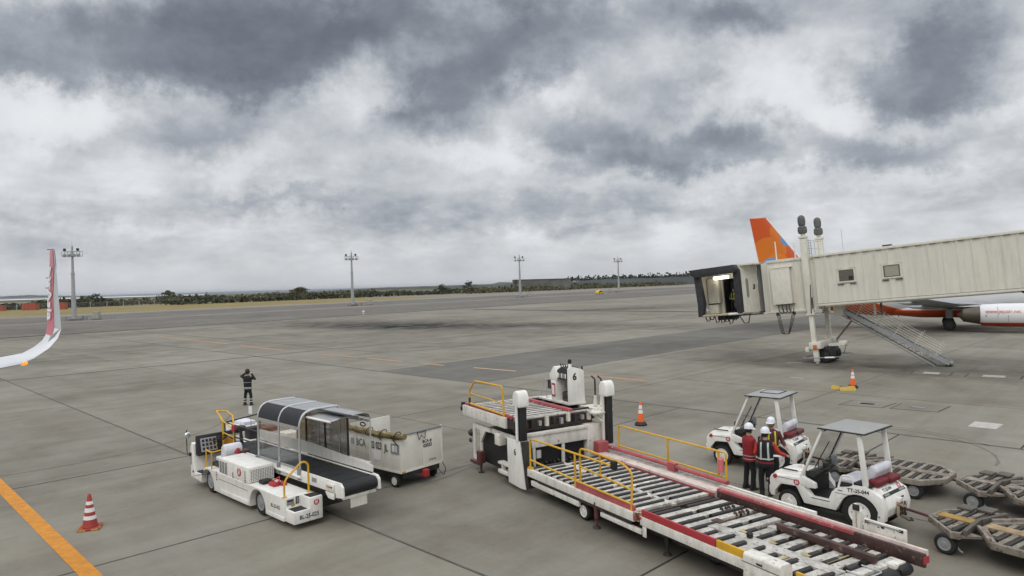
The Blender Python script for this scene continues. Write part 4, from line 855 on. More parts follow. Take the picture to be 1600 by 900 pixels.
    # yellow near rails
    g = MB(); g.tube(rpath([(-2.33, .06, .75), (-2.33, .06, 1.56), (-2.1, .06, 1.58), (1.35, .06, 1.60)], .1), .026, 7); g.tube([(-2.33, .06, 1.0), (-.2, .06, .93), (1.9, .06, .90)], .024, 7); g.tube([(-.22, .06, .70), (-.22, .06, 1.58)], .028, 7)
    g.box(-2.42, -2.25, .02, .12, .75, .80); g.build('near_rail', Myel, t, smooth=True)
    g = MB(); g.tube(rpath([(-.12, .14, .80), (-.12, .14, 1.72), (.2, .14, 1.74), (1.5, .14, 1.70), (1.9, .10, 1.58), (1.9, .06, .75)], .12), .026, 7); g.tube([(-.12, .14, 1.28), (1.9, .06, 1.22)], .024, 7); g.tube([(.72, .12, 1.26), (.72, .12, 1.72)], .022, 6)
    g.build('rail_gate', Myel, t, smooth=True); MB().box(1.22, 1.36, .02, .14, 1.52, 1.72).build('gate_latch', Mblack, t, bevel=.03)
    # near control cabinet at the rear
    cb = MB().prism([(-.30, .40), (.015, .40), (.015, .98), (-.05, 1.03), (-.26, 1.03), (-.30, .99)], 'x', 5.32, 6.10).build('control_cabinet', Mwhite2, t, bevel=.02)
    MB().box(5.36, 6.06, -.312, -.302, .45, .84).build('cabinet_door', Mwhite2, cb, bevel=.004); box('cabinet_seam', Mdark, cb, 5.33, 6.09, -.306, -.301, .862, .872); box('cabinet_handle', Mdark, cb, 5.62, 5.74, -.312, -.302, .90, .93)
    MB().box(5.20, 5.27, -.05, .02, .45, 1.18).build('lamp_post', Mwhite2, t, bevel=.01); MB().lathe([(.02, 0), (.055, .02), (.06, .09), (.03, .13), (.001, .13)], (5.235, -.015, 1.17), 'z', 10).build('lamp', Mblack, t, smooth=True); box('yellow_foot', Myel, t, 5.12, 5.28, -.08, -.051, .30, .55)
    # wheels, jacks, underframe
    box('underframe', Mdark, t, -2.4, 6.2, .35, 2.1, .30, .52)
    wheel(t, (0, .20, .22), .22, .18, -1, Mwhite, 20, .66); wheel(t, (0, 2.2, .22), .22, .18, 1, Mwhite, 20, .66)
    for y, s in ((.80, -1), (1.9, 1)): wheel(t, (3.62, y, .27), .27, .20, s, Mwhite2, 20, .62)
    def jack(x, y, m_):
        j = MB().lathe([(.001, .62), (.06, .62), (.06, .24), (.03, .24), (.03, .04), (.001, .04)], (x, y, 0), 'z', 10).build('jack', m_, t, smooth=True); MB().lathe([(.001, .05), (.07, .045), (.10, .02), (.10, 0), (.001, 0)], (x, y, 0), 'z', 12).build('jack_foot', Mdark, j, smooth=True)
    jack(.62, .05, Mmar); jack(2.75, .30, Mdark)
    h = MB(); h.tube([(.5, .12, .5), (.9, .05, .36), (1.4, .12, .46), (2.1, .06, .34)], .018, 5); h.tube([(-1.6, .1, .42), (-.9, .05, .30), (-.3, .12, .42)], .015, 5); h.build('hydraulic_hose', Mblack, t, smooth=True)
    box('cable_box', Mmar, t, 1.7, 1.95, .06, .22, .32, .46)
    # --- front frame
    pp = [(-3.47, 1.42), (-2.78, 1.42), (-2.68, 1.0), (-2.52, .15), (-2.75, .13), (-3.42, .16)]
    MB().prism(pp, 'y', -.02, .02).build('front_panel', Mwhite, t, bevel=.006); letter('6', .26, t, (-3.02, -.024, 1.08), (1, 0, 0), (0, 0, 1), bold=.006)
    MB().prism([(-2.76, 1.40), (-2.56, 1.40), (-2.40, .2), (-2.52, .15)], 'y', .03, .25).build('panel_return', Mdark, t)
    for y in (.02, 3.02):
        lo = 1.43 if y < 1 else .25
        col = MB().box(-2.93, -2.73, y - .0, y + .20, lo, 2.40).build('mast_column', Mblack, t, bevel=.01)
        MB().cyl((-2.86, y - .05, max(lo, .7)), (-2.86, y - .05, 2.38), .042, 12).build('mast_ram', Mconew if y < 1 else Mcream2, col, smooth=True)
        MB().prism([(-3.03, 2.36), (-2.67, 2.36), (-2.67, 2.66), (-2.74, 2.79), (-2.84, 2.83), (-2.96, 2.79), (-3.03, 2.66)], 'y', y - .08, y + .26).build('mast_cap', Mwhite, t, bevel=.05, seg=3)
    MB().box(-3.0, -2.72, 2.98, 3.26, .25, .95).build('mast_foot', Mworn, t, bevel=.02)
    MB().box(-3.05, -2.98, .20, 2.44, 1.12, 1.46).build('cross_beam', Mwhite2, t, bevel=.012); MB().box(-3.08, -2.94, .12, 2.44, 1.462, 1.55).build('cross_beam', Mwhite2, t, bevel=.01)
    MB().box(-4.4, -2.98, 2.45, 2.98, .45, 1.55).build('far_box', Mwhite2, t, bevel=.02)
    for y in (.55, 1.55): box('strut', Mwhite2, t, -3.04, -2.99, y, y + .09, .55, 1.115)
    box('valve', Mwhite2, t, -3.08, -3.02, .70, .84, .80, 1.02); box('engine_block', Mblack, t, -5.6, -3.12, .25, 2.4, .30, 1.30)  # black block stands in for the shaded interior under the raised platform
    hs = MB()
    for k in range(9): hs.tube([(-3.1, .9 + k * .14, .66), (-3.06, .92 + k * .14, .58 + .05 * (k % 3)), (-3.1, .98 + k * .14, .5)], .022, 5)
    hs.build('hydraulic_hose', Mgreasy, t, smooth=True)
    # near side of the front chassis
    MB().prism([(-5.85, .34), (-5.85, 1.42), (-5.62, 1.44), (-4.72, 1.44), (-4.72, 1.32), (-5.02, 1.32), (-5.30, .95), (-5.30, .40), (-5.36, .40), (-5.36, 1.30), (-5.70, 1.32), (-5.72, .46), (-5.30, .38), (-5.30, .30)], 'y', .10, .16).build('front_frame', Mwhite2, t)
    box('chassis_top', Mwhite2, t, -5.85, -3.35, .165, .22, 1.30, 1.44); MB().box(-4.22, -3.92, -.02, .22, 1.08, 1.42).build('tool_box', Mwhite2, t, bevel=.03)
    MB().box(-4.05, -3.48, -.02, .18, .30, .40).build('step', Mwhite2, t, bevel=.01); MB().box(-4.05, -3.48, -.02, .18, .56, .63).build('step', Mwhite2, t, bevel=.01); box('step_side', Mwhite2, t, -3.86, -3.80, .0, .1, .405, .555)
    wheel(t, (-3.98, .42, .48), .46, .30, -1, Mrustb, 24, .6); wheel(t, (-3.98, 2.5, .48), .46, .30, 1, Mrustb, 24, .6)
    j = MB().box(-5.42, -5.16, -.02, .16, .30, .66).build('jack', Mmar, t, bevel=.02); MB().cyl((-5.29, .07, .04), (-5.29, .07, .32), .03, 8).build('jack_ram', Mdark, j); MB().lathe([(.10, 0), (.10, .03), (.05, .05)], (-5.29, .07, 0), 'z', 12).build('jack_foot', Mdark, j)
    MB().box(-5.9, -5.2, .0, .08, .22, .31).build('front_sill', Mmar, t, bevel=.01)
    hl = MB().lathe([(.06, -.08), (.11, -.02), (.12, .04), (.001, .06)], (-6.02, .12, 1.10), 'y', 12).build('head_lamp', Mdark, t, smooth=True); MB().lathe([(.05, -.05), (.08, .0), (.001, .04)], (-6.05, .12, .86), 'y', 10).build('head_lamp', Mdark, t, smooth=True); box('lamp_bracket', Mgrey, t, -5.95, -5.85, .12, .18, .8, 1.25)
    # --- raised bridge platform
    Z = 1.955
    MB().box(-6.36, -3.58, 0, .08, 1.64, Z).build('bridge_beam', Mwhite2, t, bevel=.015); MB().box(-6.36, -6.28, .081, 2.95, 1.66, Z - .02).build('bridge_beam', Mwhite2, t, bevel=.012); box('bridge_beam', Mwhite2, t, -6.27, -3.3, 2.90, 2.96, 1.66, Z - .01)
    box('bridge_deck', Mgreasy, t, -6.27, -3.2, .085, 2.89, 1.66, Z - .08)
    for (xx, yy, zz_) in ((-6.40, .0, 1.84), (-6.38, .02, 1.98)): box('bumper', Mblack, t, xx - .05, xx + .01, yy - .03, yy + .09, zz_ - .07, zz_ + .05)
    MB().box(-6.3, -3.35, .09, .16, Z - .02, Z + .07).build('bridge_kick_plate', Mredw, t, bevel=.006); MB().box(-5.95, -3.2, 1.98, 2.10, Z - .02, Z + .085).build('bridge_kick_plate', Mredw, t, bevel=.01)
    x = -6.1; k = 0
    while x < -3.25:
        row_y = [(.2, 1.0), (1.06, 1.94)]
        for (a, b) in row_y: MB().cyl((x, a, Z - .045), (x, b, Z - .045), .05, 8).build('roller', Mroller, t, smooth=True)
        MB().box(x + .06, x + .20, .18, 1.96, Z - .08, Z + .002).build('deck_bar', Mworn, t)
        x += .26; k += 1
    for x in (-5.9, -5.3, -4.7, -4.1, -3.5): MB().cyl((x, 2.15, Z - .03), (x, 2.88, Z - .03), .05, 8).build('roller', Mroller, t, smooth=True)
    for k in range(10):
        yy = .35 + k * .25; m_ = (Mwhite2, Mdark, Malu)[k % 3]
        box('stop_bracket', m_, t, -3.22, -3.10, yy, yy + .09, 1.70 - .04 * (k % 2), Z - .02 - .05 * (k % 3))
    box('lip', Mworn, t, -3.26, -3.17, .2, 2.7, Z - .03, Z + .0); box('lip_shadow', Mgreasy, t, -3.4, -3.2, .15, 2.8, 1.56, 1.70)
    xb = MB(); xb.tube([(-3.15, 2.62, 1.92), (-2.85, 2.95, 1.60)], .03, 5); xb.tube([(-3.15, 2.9, 1.92), (-3.0, 2.95, 1.6)], .03, 5); xb.box(-3.3, -2.8, 2.6, 3.0, 1.86, 1.90); xb.build('bridge_end_frame', Mwhite2, t)
    yr = MB(); yr.tube(rpath([(-5.92, .05, 2.0), (-5.92, .05, 2.45), (-5.55, .05, 2.80), (-3.78, .05, 2.83), (-3.72, .05, 1.96)], .12), .03, 7); yr.tube([(-5.92, .05, 2.38), (-3.75, .05, 2.34)], .018, 6); yr.tube([(-5.92, .05, 2.06), (-3.75, .05, 2.02)], .03, 6)
    yr.build('bridge_rail', Myel, t, smooth=True); MB().cyl((-5.92, .05, 2.0), (-5.92, .05, 2.24), .034, 7).build('rail_grip', Mblack, t)
    # --- operator console
    cz = Z + .03
    MB().box(-5.70, -3.93, 2.47, 3.12, cz, cz + .06).build('console_floor', Mwhite2, t, bevel=.008)
    MB().prism([(2.48, cz + .061), (3.10, cz + .061), (3.08, cz + 1.02), (3.02, cz + 1.08), (2.56, cz + 1.20), (2.48, cz + 1.12)], 'x', -4.0, -3.95).build('console_back', Mwhite, t, bevel=.01)
    letter('6', .30, t, (-3.944, 2.72, cz + .86), (0, 1, 0), (0, 0, 1), bold=.012)
    MB().prism([(-4.92, cz + .061), (-4.66, cz + .061), (-4.66, cz + .70), (-4.96, cz + .70)], 'y', 2.49, 3.02).build('console_pedestal', Mwhite, t, bevel=.02)
    tx = box('console_notice', Mred, t, -4.90, -4.70, 2.478, 2.488, cz + .18, cz + .60); box('notice_sheet', Mconew, tx, -4.865, -4.735, 2.470, 2.478, cz + .24, cz + .54)
    MB().prism([(-5.02, cz + .70), (-4.62, cz + .70), (-4.55, cz + .86), (-4.70, cz + 1.14), (-4.80, cz + 1.14), (-5.04, cz + .86)], 'y', 2.49, 3.04).build('console_cowl', Mwhite, t, bevel=.03)
    MB().prism([(-4.66, cz + .74), (-4.02, cz + .74), (-4.02, cz + 1.12), (-4.40, cz + 1.16), (-4.66, cz + 1.02)], 'y', 2.52, 3.0).build('control_block', Mdark, t, bevel=.03)
    for k in range(5): MB().box(-4.58 + k * .1, -4.52 + k * .1, 2.505, 2.52, cz + .80, cz + .95).build('dial', Mconew if k % 2 == 0 else Mgrey, t, bevel=.01)
    lv = MB()
    for k in range(4): lv.tube([(-4.55 + k * .13, 2.65, cz + 1.1), (-4.57 + k * .13, 2.62, cz + 1.24)], .018, 5)
    lv.build('lever', Mblack, t)
    box('console_side', Mdark, t, -4.64, -4.02, 2.98, 3.08, cz + .07, cz + .73); MB().box(-4.5, -4.2, 2.6, 2.9, cz + .065, cz + .36).build('console_seat', Mgreasy, t, bevel=.05)
    MB().cyl((-4.05, 2.62, cz + 1.18), (-4.05, 2.62, cz + 1.27), .06, 8).build('beacon_base', Mwhite, t); MB().lathe([(.05, 0), (.065, .04), (.05, .13), (.001, .15)], (-4.05, 2.62, cz + 1.27), 'z', 10).build('beacon', Mblack, t, smooth=True)
    MB().cyl((-3.97, 3.02, cz + 1.07), (-3.97, 3.02, cz + 1.17), .03, 6).build('aerial', Mdark, t); MB().lathe([(.05, 0), (.001, .16)], (-4.95, 2.55, cz + 1.0), 'z', 6).build('aerial', Mgrey, t)
    sc = MB(); sc.tube(rpath([(-5.30, 2.55, cz), (-5.30, 2.55, cz + .66), (-4.98, 2.55, cz + .72)], .1), .02, 6); sc.tube([(-5.66, 2.55, cz), (-5.42, 2.55, cz + .66), (-5.0, 2.55, cz + .68)], .016, 5); sc.build('console_hand_rail', Malu, t, smooth=True)
    box('console_screen', Mdark, t, -5.22, -4.98, 2.54, 2.56, cz + .38, cz + .66)
    for yy in (3.20, 3.34):
        gp = MB(); gp.tube(rpath([(-3.55 + (yy - 3.2), yy, Z), (-3.55 + (yy - 3.2), yy, Z + .82), (-3.72 + (yy - 3.2), yy, Z + .90)], .06), .026, 7); gp.build('grab_post', Mblack, t, smooth=True); MB().lathe([(.07, 0), (.04, .32), (.02, .33)], (-3.55 + (yy - 3.2), yy, Z), 'z', 8).build('post_sleeve', Mwhite2, t)
    MB().box(-3.95, -3.0, 2.98, 3.45, Z - .10, Z - .02).build('side_shelf', Mwhite2, t, bevel=.01)
    return t
deck_loader()

# ------------------------------------------------------------------ tow tractors (x towards the rear, y away)
Mcush = mat('dark_red_cushion', (.15, .012, .016), .6, var=.15, bump=.2)
def tug(label, loc, rot, num, open_vent):
    t = thing('tow_tractor', label, 'tow tractor', loc, rot, 'white open cab tow tractors')
    W_ = 1.30
    fa = [(-2.06, .39), (-2.03, .54), (-1.90, .70), (-1.86, .725), (-1.50, .745), (-1.46, .72)]; ra = arc(0, .40, .45, 190, 20, 14)
    side = [(-2.15, .40), (-2.06, .40)] + [p for p in fa if p[1] > .38] + [(-1.28, .385), (-.52, .385), (-.46, .50)] + [p for p in ra if p[1] > .52][1:] + [(.40, .36), (.55, .36), (.58, .62), (.50, .88), (.16, 1.06), (-.12, 1.04), (-.26, .95), (-.50, .90), (-.60, .80), (-.70, .565), (-1.10, .565), (-1.26, .74), (-1.34, .965), (-2.12, .90), (-2.17, .80)]
    for nm, a, b in (('side_body', 0, .16), ('side_body', W_ - .16, W_)):
        MB().prism(side, 'y', a, b).build(nm, Mwhite, t, bevel=.011)
    MB().prism([(-2.17, .42), (-2.17, .88), (-2.10, .96), (-1.36, 1.02), (-1.30, .95), (-1.30, .5), (-2.0, .5)], 'y', .162, W_ - .162).build('bonnet', Mwhite, t, bevel=.014)
    MB().prism([(-2.13, .955), (-1.40, 1.018), (-1.40, 1.05), (-2.05, .99)], 'y', .32, W_ - .32).build('bonnet_rise', Mwhite, t, bevel=.02)
    MB().box(-2.215, -2.172, .04, W_ - .04, .42, .62).build('bumper', Mwhite, t, bevel=.02); box('bonnet_seam', Mdark, t, -2.08, -1.40, -.004, .003, .875, .885)
    for y in (.10, W_ - .10): MB().lathe([(.001, -.02), (.06, -.015), (.06, .03)], (-2.175, y, .74), 'x', 10).build('head_lamp', Mdark, t, smooth=True)
    MB().lathe([(.001, -.03), (.05, -.02), (.055, .02)], (-2.02, -.004, .885), 'y', 12).build('indicator', Mred, t, smooth=True)
    MB().box(-2.02, -1.55, .20, .24, 1.03, 1.06).build('bonnet_strip', Mblack, t, bevel=.01)
    letter('TT', .14, t, (-1.72, .62, 1.058), (.6, -.5, .05), (.5, .6, .03), m=Mredlogo, bold=.004)
    emblem(t, (-1.46, -.004, .84), (1, 0, 0), (0, 0, 1), .075)
    # footwell, floor, dash
    box('floor', Mblack, t, -1.28, -.50, .17, W_ - .17, .40, .52); box('bulkhead', Mblack, t, -1.298, -1.24, .17, W_ - .17, .52, 1.0); box('seat_box', Mblack, t, -.60, .10, .17, W_ - .17, .52, .98)
    MB().prism([(-1.36, .98), (-1.32, 1.10), (-1.10, 1.16), (-1.02, 1.06), (-1.20, .92)], 'y', .18, W_ - .18).build('dash', Mdark, t, bevel=.03)
    w = MB(); w.tube([(-.90 + .11 * math.cos(a), .42 + .19 * math.sin(a), 1.18 + .12 * math.cos(a)) for a in [2 * PI * k / 18 for k in range(18)]], .016, 6, True); w.cyl((-.90, .42, 1.17), (-1.12, .42, 1.02), .022); w.cyl((-.90, .24, 1.18), (-.90, .60, 1.18), .013, 5); w.build('steering_wheel', Mblack, t, smooth=True)
    for (x, y, z) in ((-1.05, .62, 1.22), (-1.1, .85, 1.25)): MB().box(x - .04, x + .04, y - .09, y + .09, z - .06, z + .06).build('gauge', Mdark, t, bevel=.02)
    MB().box(-1.14, -1.02, 1.04, 1.14, 1.12, 1.38).build('radio', Mgrey, t, bevel=.02); MB().tube([(-1.28, .12, 1.05), (-1.26, .10, 1.30), (-1.26, .1, 1.34)], .012, 5).build('mirror_arm', Mblack, t)
    MB().lathe([(.001, -.01), (.07, -.005), (.075, .02)], (-1.25, .06, 1.33), 'x', 12).build('mirror', Mblack, t, smooth=True)
    # door-side fairing and grab handle
    MB().prism([(-1.36, .80), (-1.34, 1.02), (-1.0, .90), (-.98, .78), (-1.18, .76)], 'y', -.012, .10).build('cowl_cheek', Mwhite, t, bevel=.02)
    MB().tube(rpath([(-.48, .07, .92), (-.40, .07, 1.20), (-.16, .07, 1.22), (-.13, .07, 1.03)], .07), .022, 7).build('grab_handle', Mwhite, t, smooth=True)
    box('side_seam', Mdark, t, -.52, -.14, -.004, .002, .79, .80); box('step_edge', Mdark, t, -1.10, -.66, -.006, .004, .545, .56)
    # seat, cushions
    se = MB().box(-.55, .0, .25, W_ - .2, .98, 1.10).build('seat', Mseat, t, bevel=.05, seg=3)
    MB().prism([(-.10, 1.06), (.14, 1.06), (.30, 1.36), (.26, 1.48), (.14, 1.47), (.02, 1.30)], 'y', .30, W_ - .22).build('seat_back', Mseat, se, bevel=.06, seg=3)
    box('seat_belt', Mblack, se, .16, .19, .46, .52, 1.06, 1.30)
    MB().box(-.12, .28, .03, W_ - .06, 1.045, 1.10).build('seat_ledge', Mblack, t, bevel=.02)
    MB().box(.14, .40, .14, .66, 1.06, 1.20).build('cushion', Mcush, t, bevel=.05, seg=3); MB().box(.16, .44, .68, 1.18, 1.06, 1.19).build('cushion', Mmar if open_vent else Mcush, t, bevel=.05, seg=3)
    # rear body
    MB().prism([(.10, .40), (.52, .40), (.60, .62), (.53, .86), (.40, 1.02), (.16, 1.06), (.10, 1.0)], 'y', .162, W_ - .162).build('rear_body', Mwhite, t, bevel=.03)
    sv = Vector((.40, 0, 1.02)) - Vector((.53, 0, .86)); nrm = Vector((-sv.z, 0, sv.x)); nrm = -nrm.normalized() if nrm.x < 0 else nrm.normalized()
    mid = lambda f: Vector((.53, 0, .86)) + sv * f + nrm * .004
    b = MB(); a_, c_ = mid(.05), mid(.42); b.add([(a_.x, .12, a_.z), (a_.x, W_ - .12, a_.z), (c_.x, W_ - .12, c_.z), (c_.x, .12, c_.z)], [(0, 1, 2, 3)]); vent = b.build('vent_slot', Mblack, t)
    for y0, y1 in ((.16, .40), (W_ - .42, W_ - .16)):
        a2, c2 = mid(.12) + nrm * .004, mid(.36) + nrm * .004; MB().add([(a2.x, y0, a2.z), (a2.x, y1, a2.z), (c2.x, y1, c2.z), (c2.x, y0, c2.z)], [(0, 1, 2, 3)]).build('vent_lamp', Mgrey, vent)
    MB().box(.56, .66, .56, .72, .70, .80).build('handle', Mwhite, t, bevel=.02); box('handle_grip', Mblack, t, .585, .60, .72, .90, .76, .79)
    letter(num, .105, t, tuple(mid(.75) + Vector((0, .44, 0))), (0, 1, 0), tuple(sv), bold=.003, sx=.9); emblem(t, tuple(mid(.72) + Vector((0, 1.0, 0))), (0, 1, 0), tuple(sv), .075)
    letter(num, .112, t, (-.0, -.004, .925), (1, 0, .05), (-.05, 0, 1), bold=.003); box('maker_badge', Mgrey, t, -.46, -.36, -.004, .001, .85, .88)
    MB().lathe([(.001, -.012), (.022, -.01), (.025, .01)], (.45, -.004, .46), 'y', 8).build('tow_eye', Mgrey, t)
    box('hatch_seam', Mdark, t, .602, .606, .84, .85, .5, .62)
    # hitch
    hb = MB().box(.595, .64, .52, .78, .40, .70).build('hitch_plate', Mrustb, t, bevel=.01)
    for z in (.46, .55, .64): MB().prism([(.64, .58), (.74, .60), (.76, .65), (.74, .70), (.64, .72)], 'z', z - .022, z + .022).build('hitch_jaw', Mgreasy if z < .6 else Mrustb, hb)
    MB().tube([(.66, .60, .40), (.80, .62, .34), (.86, .70, .33), (.80, .74, .36)], .022, 6).build('hitch_hook', Mgreasy, hb, smooth=True); MB().cyl((.72, .65, .42), (.72, .65, .74), .018, 6).build('hitch_pin', Mgreasy, hb)
    # posts, glass, roof
    P = lambda a, b, w1, w2, y: MB().prism([(a[0] - w1, a[1]), (a[0] + w1, a[1]), (b[0] + w2, b[1]), (b[0] - w2, b[1])], 'y', y, y + .07)
    for y in (.01, W_ - .08): P((-1.36, .98), (-.80, 2.21), .035, .03, y).build('front_post', Mwhite, t, bevel=.012); P((.16, 1.05), (.03, 2.21), .062, .05, y).build('rear_post', Mwhite, t, bevel=.012)
    MB().add([(-1.35, .09, 1.02), (-1.35, W_ - .09, 1.02), (-.82, W_ - .09, 2.19), (-.82, .09, 2.19)], [(0, 1, 2, 3)]).build('windscreen', Mglass, t)
    fm = MB(); fm.tube(rpath([(-1.20, .10, 1.36), (-.85, .10, 2.14), (-.85, W_ - .10, 2.14), (-1.34, W_ - .10, 1.06)], .05), .018, 6); fm.build('screen_seal', Mblack, t, smooth=True)
    wp = MB(); wp.tube([(-1.30, .55, 1.10), (-1.0, .72, 1.78)], .012, 5); wp.tube([(-1.33, .80, 1.06), (-1.2, .56, 1.34)], .01, 5); wp.build('wiper', Mblack, t)
    MB().box(-.90, .20, -.05, W_ + .06, 2.21, 2.235).build('roof', Mblack, t, bevel=.008); MB().box(-.875, .175, -.03, W_ + .035, 2.236, 2.25).build('roof_sheet', Mtugroof, t, bevel=.004)
    if open_vent:
        hv = MB().box(-.66, -.12, .62, 1.24, 2.251, 2.262).build('roof_hatch', Mroofg, t); h2 = MB()
        for q in ((-.68, -.66, .60, 1.26), (-.12, -.10, .60, 1.26), (-.66, -.12, .60, .62), (-.66, -.12, 1.24, 1.26)): h2.box(q[0], q[1], q[2], q[3], 2.251, 2.268)
        h2.build('hatch_frame', Mblack, hv)
    # wheels
    for y, s in ((.14, -1), (W_ - .14, 1)):
        wheel(t, (-1.70, y, .30), .30, .20, s, Mwhite, 22, .68); wheel(t, (0, y, .42), .42, .24, s, Mwhite, 26, .58)
        box('wheel_well', Mblack, t, -2.05, -1.32, min(y, y - s * .26), max(y, y - s * .26), .45, .70); box('wheel_well', Mblack, t, -.45, .42, min(y - s * .1, y - s * .3), max(y - s * .1, y - s * .3), .5, .86)
    box('axle_beam', Mdark, t, -1.95, .35, .3, W_ - .3, .24, .42)
    return t
tug('white open cab tow tractor numbered 044 with a grey roof, nearest the camera', (7.627, 15.603, 0), -51.3, 'TT-25-044', False)
tug('white open cab tow tractor with a framed roof hatch, behind the three workers', (7.609, 20.449, 0), -41.5, 'TT-25-045', True)

# ------------------------------------------------------------------ roller dollies (x from the drawbar end backwards, y to the far side)
SEC_A = [(0, -.30), (.78, -1.0), (.93, -.93), (.80, .0), (.90, .95), (.80, 1.0), (.22, .72), (0, .30)]
SEC_B = [(1.0, -.26), (1.50, -1.0), (2.75, -1.0), (3.2, -.42), (3.2, .42), (2.75, 1.0), (1.50, 1.0), (1.0, .26)]
def ext(poly, x):
    ys = []
    n = len(poly)
    for i in range(n):
        (x0, y0), (x1, y1) = poly[i], poly[(i + 1) % n]
        if (x0 - x) * (x1 - x) < 0: ys.append(y0 + (y1 - y0) * (x - x0) / (x1 - x0))
    return (min(ys), max(ys)) if len(ys) >= 2 else None
Mdolw = mat('weathered_dolly_paint', (.25, .222, .178), .65, orand=.2, dirt=.9, rust=.06, var=.15, rs=6)
Mdold = mat('dark_dolly_frame', (.10, .088, .072), .6, dirt=.5, var=.3, rust=.04)
def dolly(label, loc, rot, plank, plank2):
    t = thing('roller_dolly', label, 'dolly', loc, rot, 'flat roller dollies behind the tractors')
    z = .52
    for sec in (SEC_A, SEC_B):
        cx = sum(p[0] for p in sec) / len(sec)
        ins = [(cx + (x - cx) * .88, y * .90) for x, y in sec]; n = len(sec)
        v = [(x, y, z - .13) for x, y in sec] + [(x, y, z) for x, y in sec] + [(x, y, z) for x, y in ins] + [(x, y, z - .13) for x, y in ins]
        f = []
        for i in range(n):
            j = (i + 1) % n; f += [(i, j, n + j, n + i), (n + i, n + j, 2 * n + j, 2 * n + i), (2 * n + i, 2 * n + j, 3 * n + j, 3 * n + i), (3 * n + i, 3 * n + j, j, i)]
        MB().add(v, f).build('deck_frame', Mdolw, t, bevel=.006)
        MB().prism(ins, 'z', z - .11, z - .075).build('deck_pan', Mdark, t)
        xs = [p[0] for p in sec]; x = min(xs) + .12; k = 0
        while x < max(xs) - .1:
            e = ext(ins, x + .03); e2 = ext(ins, x - .03)
            if e and e2:
                a = max(e[0], e2[0]) + .02; b = min(e[1], e2[1]) - .02
                for (p, q) in ((a, -.15), (.15, b)):
                    if q - p < .1: continue
                    if k % 2 == 0: MB().box(x - .05, x + .05, p, q, z - .07, z - .004).build('deck_slat', Mdolw, t)
                    else: MB().cyl((x, p, z - .035), (x, q, z - .035), .04, 7).build('roller', Mroller, t, smooth=True)
            x += .125; k += 1
    MB().box(.10, .78, -.14, .14, z - .06, z + .012).build('centre_plank', plank, t, bevel=.006); MB().box(1.06, 3.1, -.14, .14, z - .06, z + .012).build('centre_plank', plank2, t, bevel=.006)
    # crossing stop beams at the turntable gap
    g = MB()
    for y0, y1, x0, x1 in ((-.86, .12, .98, .84), (.12, .92, .86, 1.02)):
        d = Vector((x1 - x0, y1 - y0, 0)); L = d.length; M = Matrix.Translation((x0, y0, z)) @ Matrix.Rotation(math.atan2(d.y, d.x), 4, 'Z'); MB().box(0, L, -.04, .04, -.07, .06, M).build('stop_beam', Mdold, t, bevel=.006)
    for s in (-1, 1):
        p0, p1 = Vector((1.0, s * .30, 0)), Vector((1.48, s * .97, 0)); d = p1 - p0; M = Matrix.Translation((p0.x, p0.y, z)) @ Matrix.Rotation(math.atan2(d.y, d.x), 4, 'Z'); MB().box(0, d.length, -.035, .035, -.03, .055, M).build('edge_guide', Mdolw, t, bevel=.006)
        MB().prism([(.80, s * .55), (.93, s * .93), (1.25, s * .62)], 'z', z - .1, z - .05).build('corner_gusset', Mdolw, t)
    MB().box(.16, .46, .62, .95, z - .02, z + .05).build('stop_pad', Mdold, t, bevel=.02); MB().box(.5, .80, .74, 1.1, z + .0, z + .055).build('flap', Mdold, t, bevel=.01)
    MB().box(.3, 3.0, -.09, .09, .24, .38).build('spine', Mdold, t); 
    for x in (.62, 2.58):
        MB().box(x - .06, x + .06, -.80, .80, .17, .25).build('axle', Mdold, t); MB().box(x - .22, x + .22, -.3, .3, .25, .385).build('turntable', Mdold, t, bevel=.02)
        for s in (-1, 1): wheel(t, (x, s * .86, .215), .215, .15, s, Mgrey, 20, .62)
    MB().tube([(.70, -.72, .25), (.86, -.80, .12), (.92, -.8, .10)], .02, 5).build('brake_lever', Mgrey, t)
    MB().tube([(.32, 0, .36), (-.35, 0, .42), (-.95, .0, .46)], .032, 7).build('drawbar', Mmar, t, smooth=True)
    MB().tube([(-.95 - .07 * math.cos(a) + .07, .07 * math.sin(a), .46) for a in [2 * PI * k / 10 for k in range(10)]], .02, 5, True).build('drawbar_eye', Mgreasy, t)
    return t
def at_frame(o, rot, x, y): return (o[0] + x * math.cos(R(rot)) - y * math.sin(R(rot)), o[1] + x * math.sin(R(rot)) + y * math.cos(R(rot)), 0)
dolly('flat roller dolly with an ochre front plank hitched to the nearest tractor', at_frame((8.703, 14.287), -57, -.60, .93), -57, mat('ochre_plank', (.36, .22, .045), .7, var=.3, dirt=.3), Mplank)
dolly('pale roller dolly with a raised rear edge, between the nearest tractor and another dolly', at_frame((10.191, 17.917), -47, -2.55, .80), -47, Mdolw, Mdolw)
dolly('roller dolly with its wheel showing at the right edge, second in the further row', at_frame((11.171, 16.870), -55, -.70, .77), -55, Mdolw, Mdolw)

